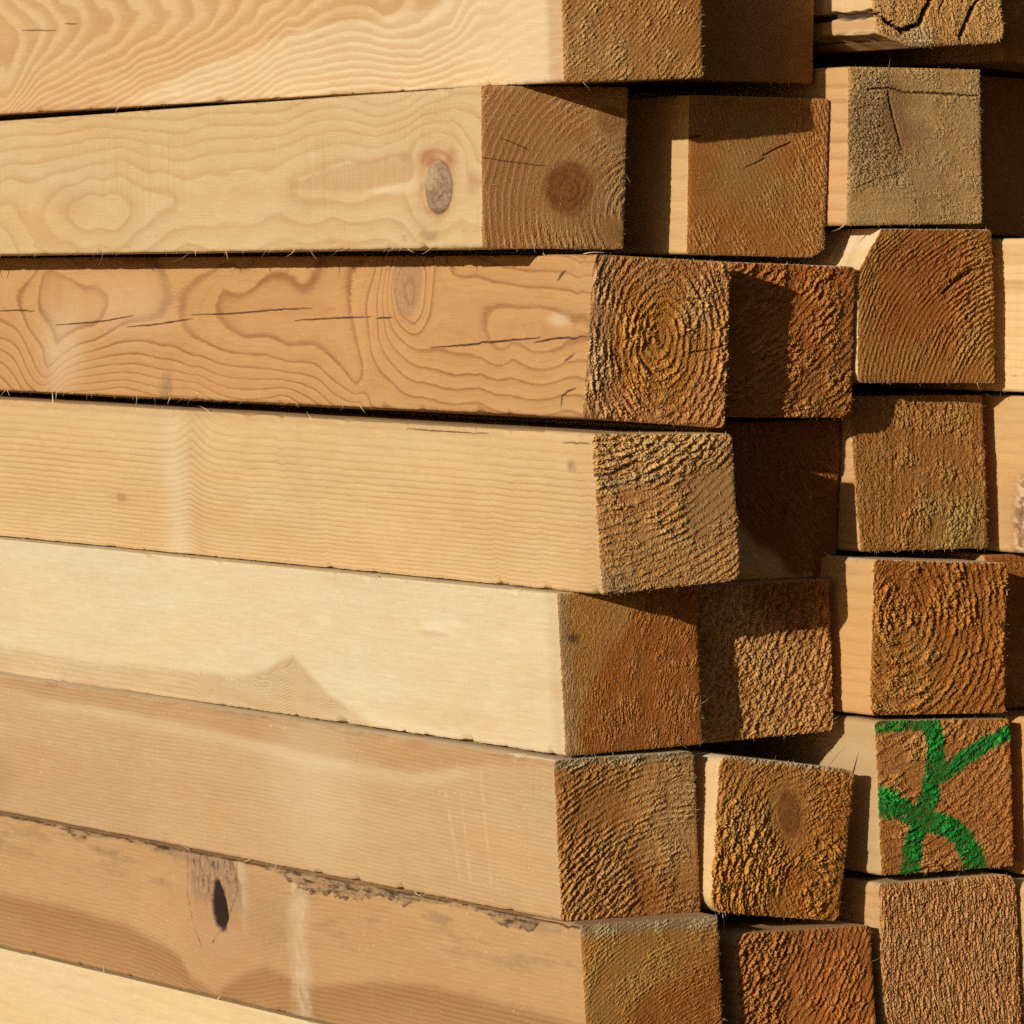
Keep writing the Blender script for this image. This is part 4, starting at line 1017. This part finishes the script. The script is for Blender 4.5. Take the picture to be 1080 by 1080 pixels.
# ---- third column ----
b31 = timber(31, *PLACE[31],
       'cracked and split timber end with bark at its lower corner, top row, third column',
       side_mat(31, (.62, .45, .24), (.52, .33, .16), dirt=.4), end_mat(31, *TAN, *GOLD, ringk=.25),
       dict(pith=(1.6, -1.3), sp=.0045, ar=.0003, ac=.0007, cs=.0017, warp=1.,
            cracks=(([(.56, .45), (.47, .66), (.34, .86), (.20, .90), (.0, .80)], .026, .006), ([(.98, .50), (.80, .72), (.62, .99)], .020, .004),
                    ([(.50, .5), (.66, .62), (.70, .72)], .010, .002), ([(.60, .60), (.52, .75), (.5, .8)], .009, .0015)),
            heart=two_zone(.6, .7, .4, .2, .2), extra=(ex_spot('grey', .28, .95, .12, .1, .6),)), THIRD, side_split_wane, nibble=.003,
       corners={3: ('chamfer', .026, .010, 1.), 2: ('round', .005)}, fine_to=.2)
b32 = timber(32, *PLACE[32],
       'grey-tan weathered end with fine cross hatching, second row, third column',
       side_mat(32, (.60, .38, .18), (.44, .24, .10), ring=1.), end_mat(32, *GREY, (.44, .33, .21), (.27, .17, .09), ringk=.1, grey=.35),
       dict(pith=(.5, -9.), sp=.0050, ar=.00012, ac=.0005, cs=.0013, el=1.6, af=.0002, tracks=(88, .00007),
            rough=((.18, .45, .2, .5, 1.5, 0), (.45, .3, .18, .2, .1, 0), (.2, .9, .25, .14, .1, 0)),
            cracks=(([(.14, .14), (.30, .13), (.42, .155), (.62, .16), (.98, .17)], .009, .0012), ([(.29, .15), (.33, .30), (.40, .52)], .012, .0012), ([(.05, .76), (.2, .70), (.4, .66)], .006, -.0006)),
            heart=two_zone(.2, .4, .3, .15, .2), crackdark=.55, extra=(ex_spot('heart', .6, .75, .2, .3, .4),)), THIRD, nibble=.0011,
       cfg=dict(K=8, rk=.8), fuzz=70, fray=((3, 0, .03, 10, .003),))
b33 = timber(33, *PLACE[33],
       'end with close arching rings and a cream chamfered top left corner, third row, third column',
       side_mat(33, (.68, .53, .30), (.60, .43, .22), ring=.4), end_mat(33, (.54, .34, .14), (.27, .125, .035), (.50, .25, .085), (.26, .085, .02), ringk=.35),
       dict(pith=(1.25, 1.15), sp=.0033, ar=.00075, ac=.0007, cs=.0018, el=2.4, warp=.8, **{'break': .3},
            rough=((.85, .45, .18, .35, 2., 0), (.15, .8, .3, .3, .4, 0)), heart=two_zone(.5, .4, .38, .15, .12),
            cracks=(([(.62, .42), (.70, .34), (.84, .26)], .018, .0016),)), THIRD, nibble=.0011,
       corners={0: ('chamfer', .018, .028, 1.), 1: ('round', .0012), 3: ('round', .003)}, cfg=dict(K=6, rk=.12, toppale=.4), fine_to=.16)
b34 = timber(34, *PLACE[34],
       'fuzzy brown end without clear rings, fourth row, third column',
       side_mat(34, (.58, .37, .17), (.46, .27, .11)), end_mat(34, (.52, .32, .13), (.27, .115, .03), (.50, .38, .17), (.27, .17, .06), ringk=.1),
       dict(pith=(-5., .3), sp=.008, ar=.0003, ac=.0011, cs=.0019, el=2.0, warp=2.4, af=.0003, rough=((.12, .5, .14, .6, .4, 0), (.6, .15, .3, .1, .8, 0)),
            tracks=(5, .00018), heart=two_zone(.85, .9, .3, .2, .2)), THIRD, nibble=.0012, fuzz=200, fray=((2, 0, .02, 8, .004), (1, 0, .02, 8, .004)))
b35 = timber(35, *PLACE[35],
       'deeply torn red-orange end with rings around its upper left, fifth row, third column',
       side_mat(35, (.60, .37, .16), (.47, .26, .10), saw=.1), end_mat(35, (.56, .285, .085), (.26, .085, .016), (.60, .36, .13), (.36, .16, .04), ringk=.2),
       dict(pith=(.18, .34), oval=(.85, 1.1), sp=.0064, ar=.0012, ac=.0015, cs=.0029, el=1.6, warp=1.4, **{'break': .4}, rough=((.85, .9, .3, .2, .4, 0),),
            heart=two_zone(.15, .75, .35, .2, .2)), THIRD, nibble=.0016, cfg=dict(K=9, rk=.4, toppale=.5), fine_to=.16, corners={0: ('round', .002)},
       fray=((0, 0, .05, 20, .003),))
b36 = timber(36, *PLACE[36],
       'timber end marked with a bright green painted cross',
       side_mat(36, (.50, .36, .19), (.40, .27, .13)), end_mat(36, (.58, .33, .135), (.29, .115, .032), (.60, .36, .16), (.34, .16, .05), ringk=.15),
       dict(pith=(-.2, -.5), sp=.0062, ar=.0007, ac=.0011, cs=.0024, el=2.0, warp=1.5, extra=(paint_cross,), heart=two_zone(.15, .3, .25, .15, .15),
            rough=((.8, .5, .3, .4, .6, 0),)), THIRD, nibble=.0012,
       corners={0: ('round', .002)}, end_parts=(('painted_cross', 'paint', .28),), cfg=dict(K=6, rk=.25), fine_to=.16)
timber(37, *PLACE[37],
       'pinkish tan end pebbled all over without rings, beneath the green painted cross',
       side_mat(37, (.55, .36, .17), (.4, .23, .1)), end_mat(37, (.63, .39, .21), (.36, .17, .07), ringk=0.),
       dict(pith=(9., 3.), even=True, sp=.02, ar=.0, ac=.0013, cs=.0024, el=1.1, warp=1., af=.0002), THIRD, nibble=.0010,
       corners={1: ('round', .0045), 0: ('round', .0015)}, cfg=dict(toppale=.35), fuzz=120)

# ---- timbers cut by the right edge of the view ----
DK = dict(ringk=.2)
timber(41, *PLACE[41],
       'dark shaded timber at the upper right corner of the stack, right of the cracked end',
       side_mat(41, (.48, .29, .13), (.36, .19, .08)), end_mat(41, *RUST), dict(pith=(.5, 1.4), sp=.004, ar=.0003, ac=.0004), EDGE, fuzz=30)
timber(42, *PLACE[42],
       'set-back smooth brown end in full shadow, right of the grey-tan end',
       side_mat(42, (.50, .30, .14), (.38, .2, .09)), end_mat(42, (.42, .21, .08), (.32, .13, .04), ringk=.1),
       dict(pith=(-1., -1.), sp=.004, ar=.0001, ac=.00012, af=.0001, cracks=(([(.08, .35), (.15, .46), (.2, .50)], .008, .0006),)), EDGE, fuzz=20)
b43 = timber(43, *PLACE[43],
       'sunlit cream side with brown bands, right of the close-ringed end',
       side_mat(43, (.66, .49, .25), (.52, .33, .15), heart=(.46, .27, .11), saw=.4), end_mat(43, *TAN), dict(pith=(.5, 1.4), sp=.004), EDGE,
       side_banded, fine_to=.16, fray=((3, 0, .08, 20, .003),))
b44 = timber(44, *PLACE[44],
       'orange side with bark and white resin down its corner, right of the fuzzy end',
       side_mat(44, (.60, .40, .18), (.50, .29, .12)), end_mat(44, (.42, .30, .14), (.26, .16, .06), ringk=.5), dict(pith=(1.3, 2.), sp=.0050, ar=.0006, ac=.0003), EDGE,
       side_bark_corner, fine_to=.16, nibble=.0012, fray=((0, 0, .06, 14, .004),), parts=(('bark', 'grey', .3, (0, .05, .4, 1)),))
timber(45, *PLACE[45],
       'dark shaded end right of the torn red-orange end',
       side_mat(45, (.50, .30, .14), (.38, .2, .09)), end_mat(45, *RUST, ringk=.4), dict(pith=(-1., 1.5), sp=.004, ar=.0003, ac=.0004), EDGE, fuzz=30)
timber(46, *PLACE[46],
       'narrow sunlit orange side right of the green painted cross',
       side_mat(46, (.60, .35, .14), (.47, .25, .09)), end_mat(46, *GOLD), dict(pith=(.5, 1.4), sp=.004), EDGE, cfg=dict(K=8, rk=.5), fuzz=30)
timber(47, *PLACE[47],
       'greyish tan end in the lower right corner, right of the pebbled end',
       side_mat(47, (.55, .40, .2), (.42, .27, .12)), end_mat(47, *GREY, grey=.4), dict(pith=(.5, 1.4), sp=.005, ac=.0008), EDGE, corners={0: ('round', .003)}, fuzz=60)

# ---- larger loose splinters ----
def root_of(r): return r[0]
sliver(root_of(b26), (.2120, .030, -.1690), (.62, -.25, .78), .016, .0011, .15, 3)
sliver(root_of(b36), (.2375, .038, -.1680), (.25, -.15, -.9), .012, .0006, .3, 4)
sliver(root_of(b13), (.0372, .0500, .1585), (-.15, -1., .12), .026, .0007, .12, 5)
sliver(root_of(b12), (-.0105, .185, .1640), (-.25, -.85, -.5), .010, .0007, .3, 6)
sliver(root_of(b14), (.013, .52, -.0515), (-.6, -.35, .7), .010, .0006, .7, 7)
sliver(root_of(b34), (.3560, .0520, .0672), (.9, -.2, -.35), .012, .0005, .3, 8)
sliver(root_of(b16), (.0025, .373, -.2520), (-.3, .3, -.9), .012, .00045, .2, 9)
sliver(root_of(b26), (.1170, .0120, -.2570), (.15, -.2, -.95), .011, .0005, .2, 10)

# --------------------------------------------------------- light & camera ----
SUN = np.array([1., .31, -.274]); SUN /= np.linalg.norm(SUN)
sun = bpy.data.lights.new('sun', 'SUN'); sun.energy = 5.; sun.angle = math.radians(.53); sun.color = (1., .95, .865)
so = bpy.data.objects.new('sun', sun); COL.objects.link(so)
from mathutils import Vector
so.rotation_euler = Vector(SUN).to_track_quat('-Z', 'Y').to_euler()
world = bpy.data.worlds.new('World'); scene.world = world; world.use_nodes = True
wt = world.node_tree
sky = wt.nodes.new('ShaderNodeTexSky'); sky.sky_type = 'NISHITA'; sky.sun_disc = False
sky.sun_elevation = math.asin(-SUN[2]); sky.sun_rotation = math.atan2(-SUN[0], -SUN[1])
bg = wt.nodes['Background']; bg.inputs['Strength'].default_value = .05
wt.links.new(sky.outputs[0], bg.inputs[0])

cam = bpy.data.cameras.new('camera'); co = bpy.data.objects.new('camera', cam); COL.objects.link(co)
co.location = (-1.72886, -2.61763, .14244)
co.rotation_euler = (math.radians(90 - 2.6), 0, math.radians(-32.7))
cam.sensor_width = 36; cam.lens = 180; cam.clip_start = .1; cam.clip_end = 5000
scene.camera = co
scene.cycles.use_denoising = False
scene.view_settings.view_transform = 'Standard'; scene.view_settings.look = 'None'
scene.view_settings.exposure = -.20; scene.view_settings.gamma = 1; scene.view_settings.use_curve_mapping = False
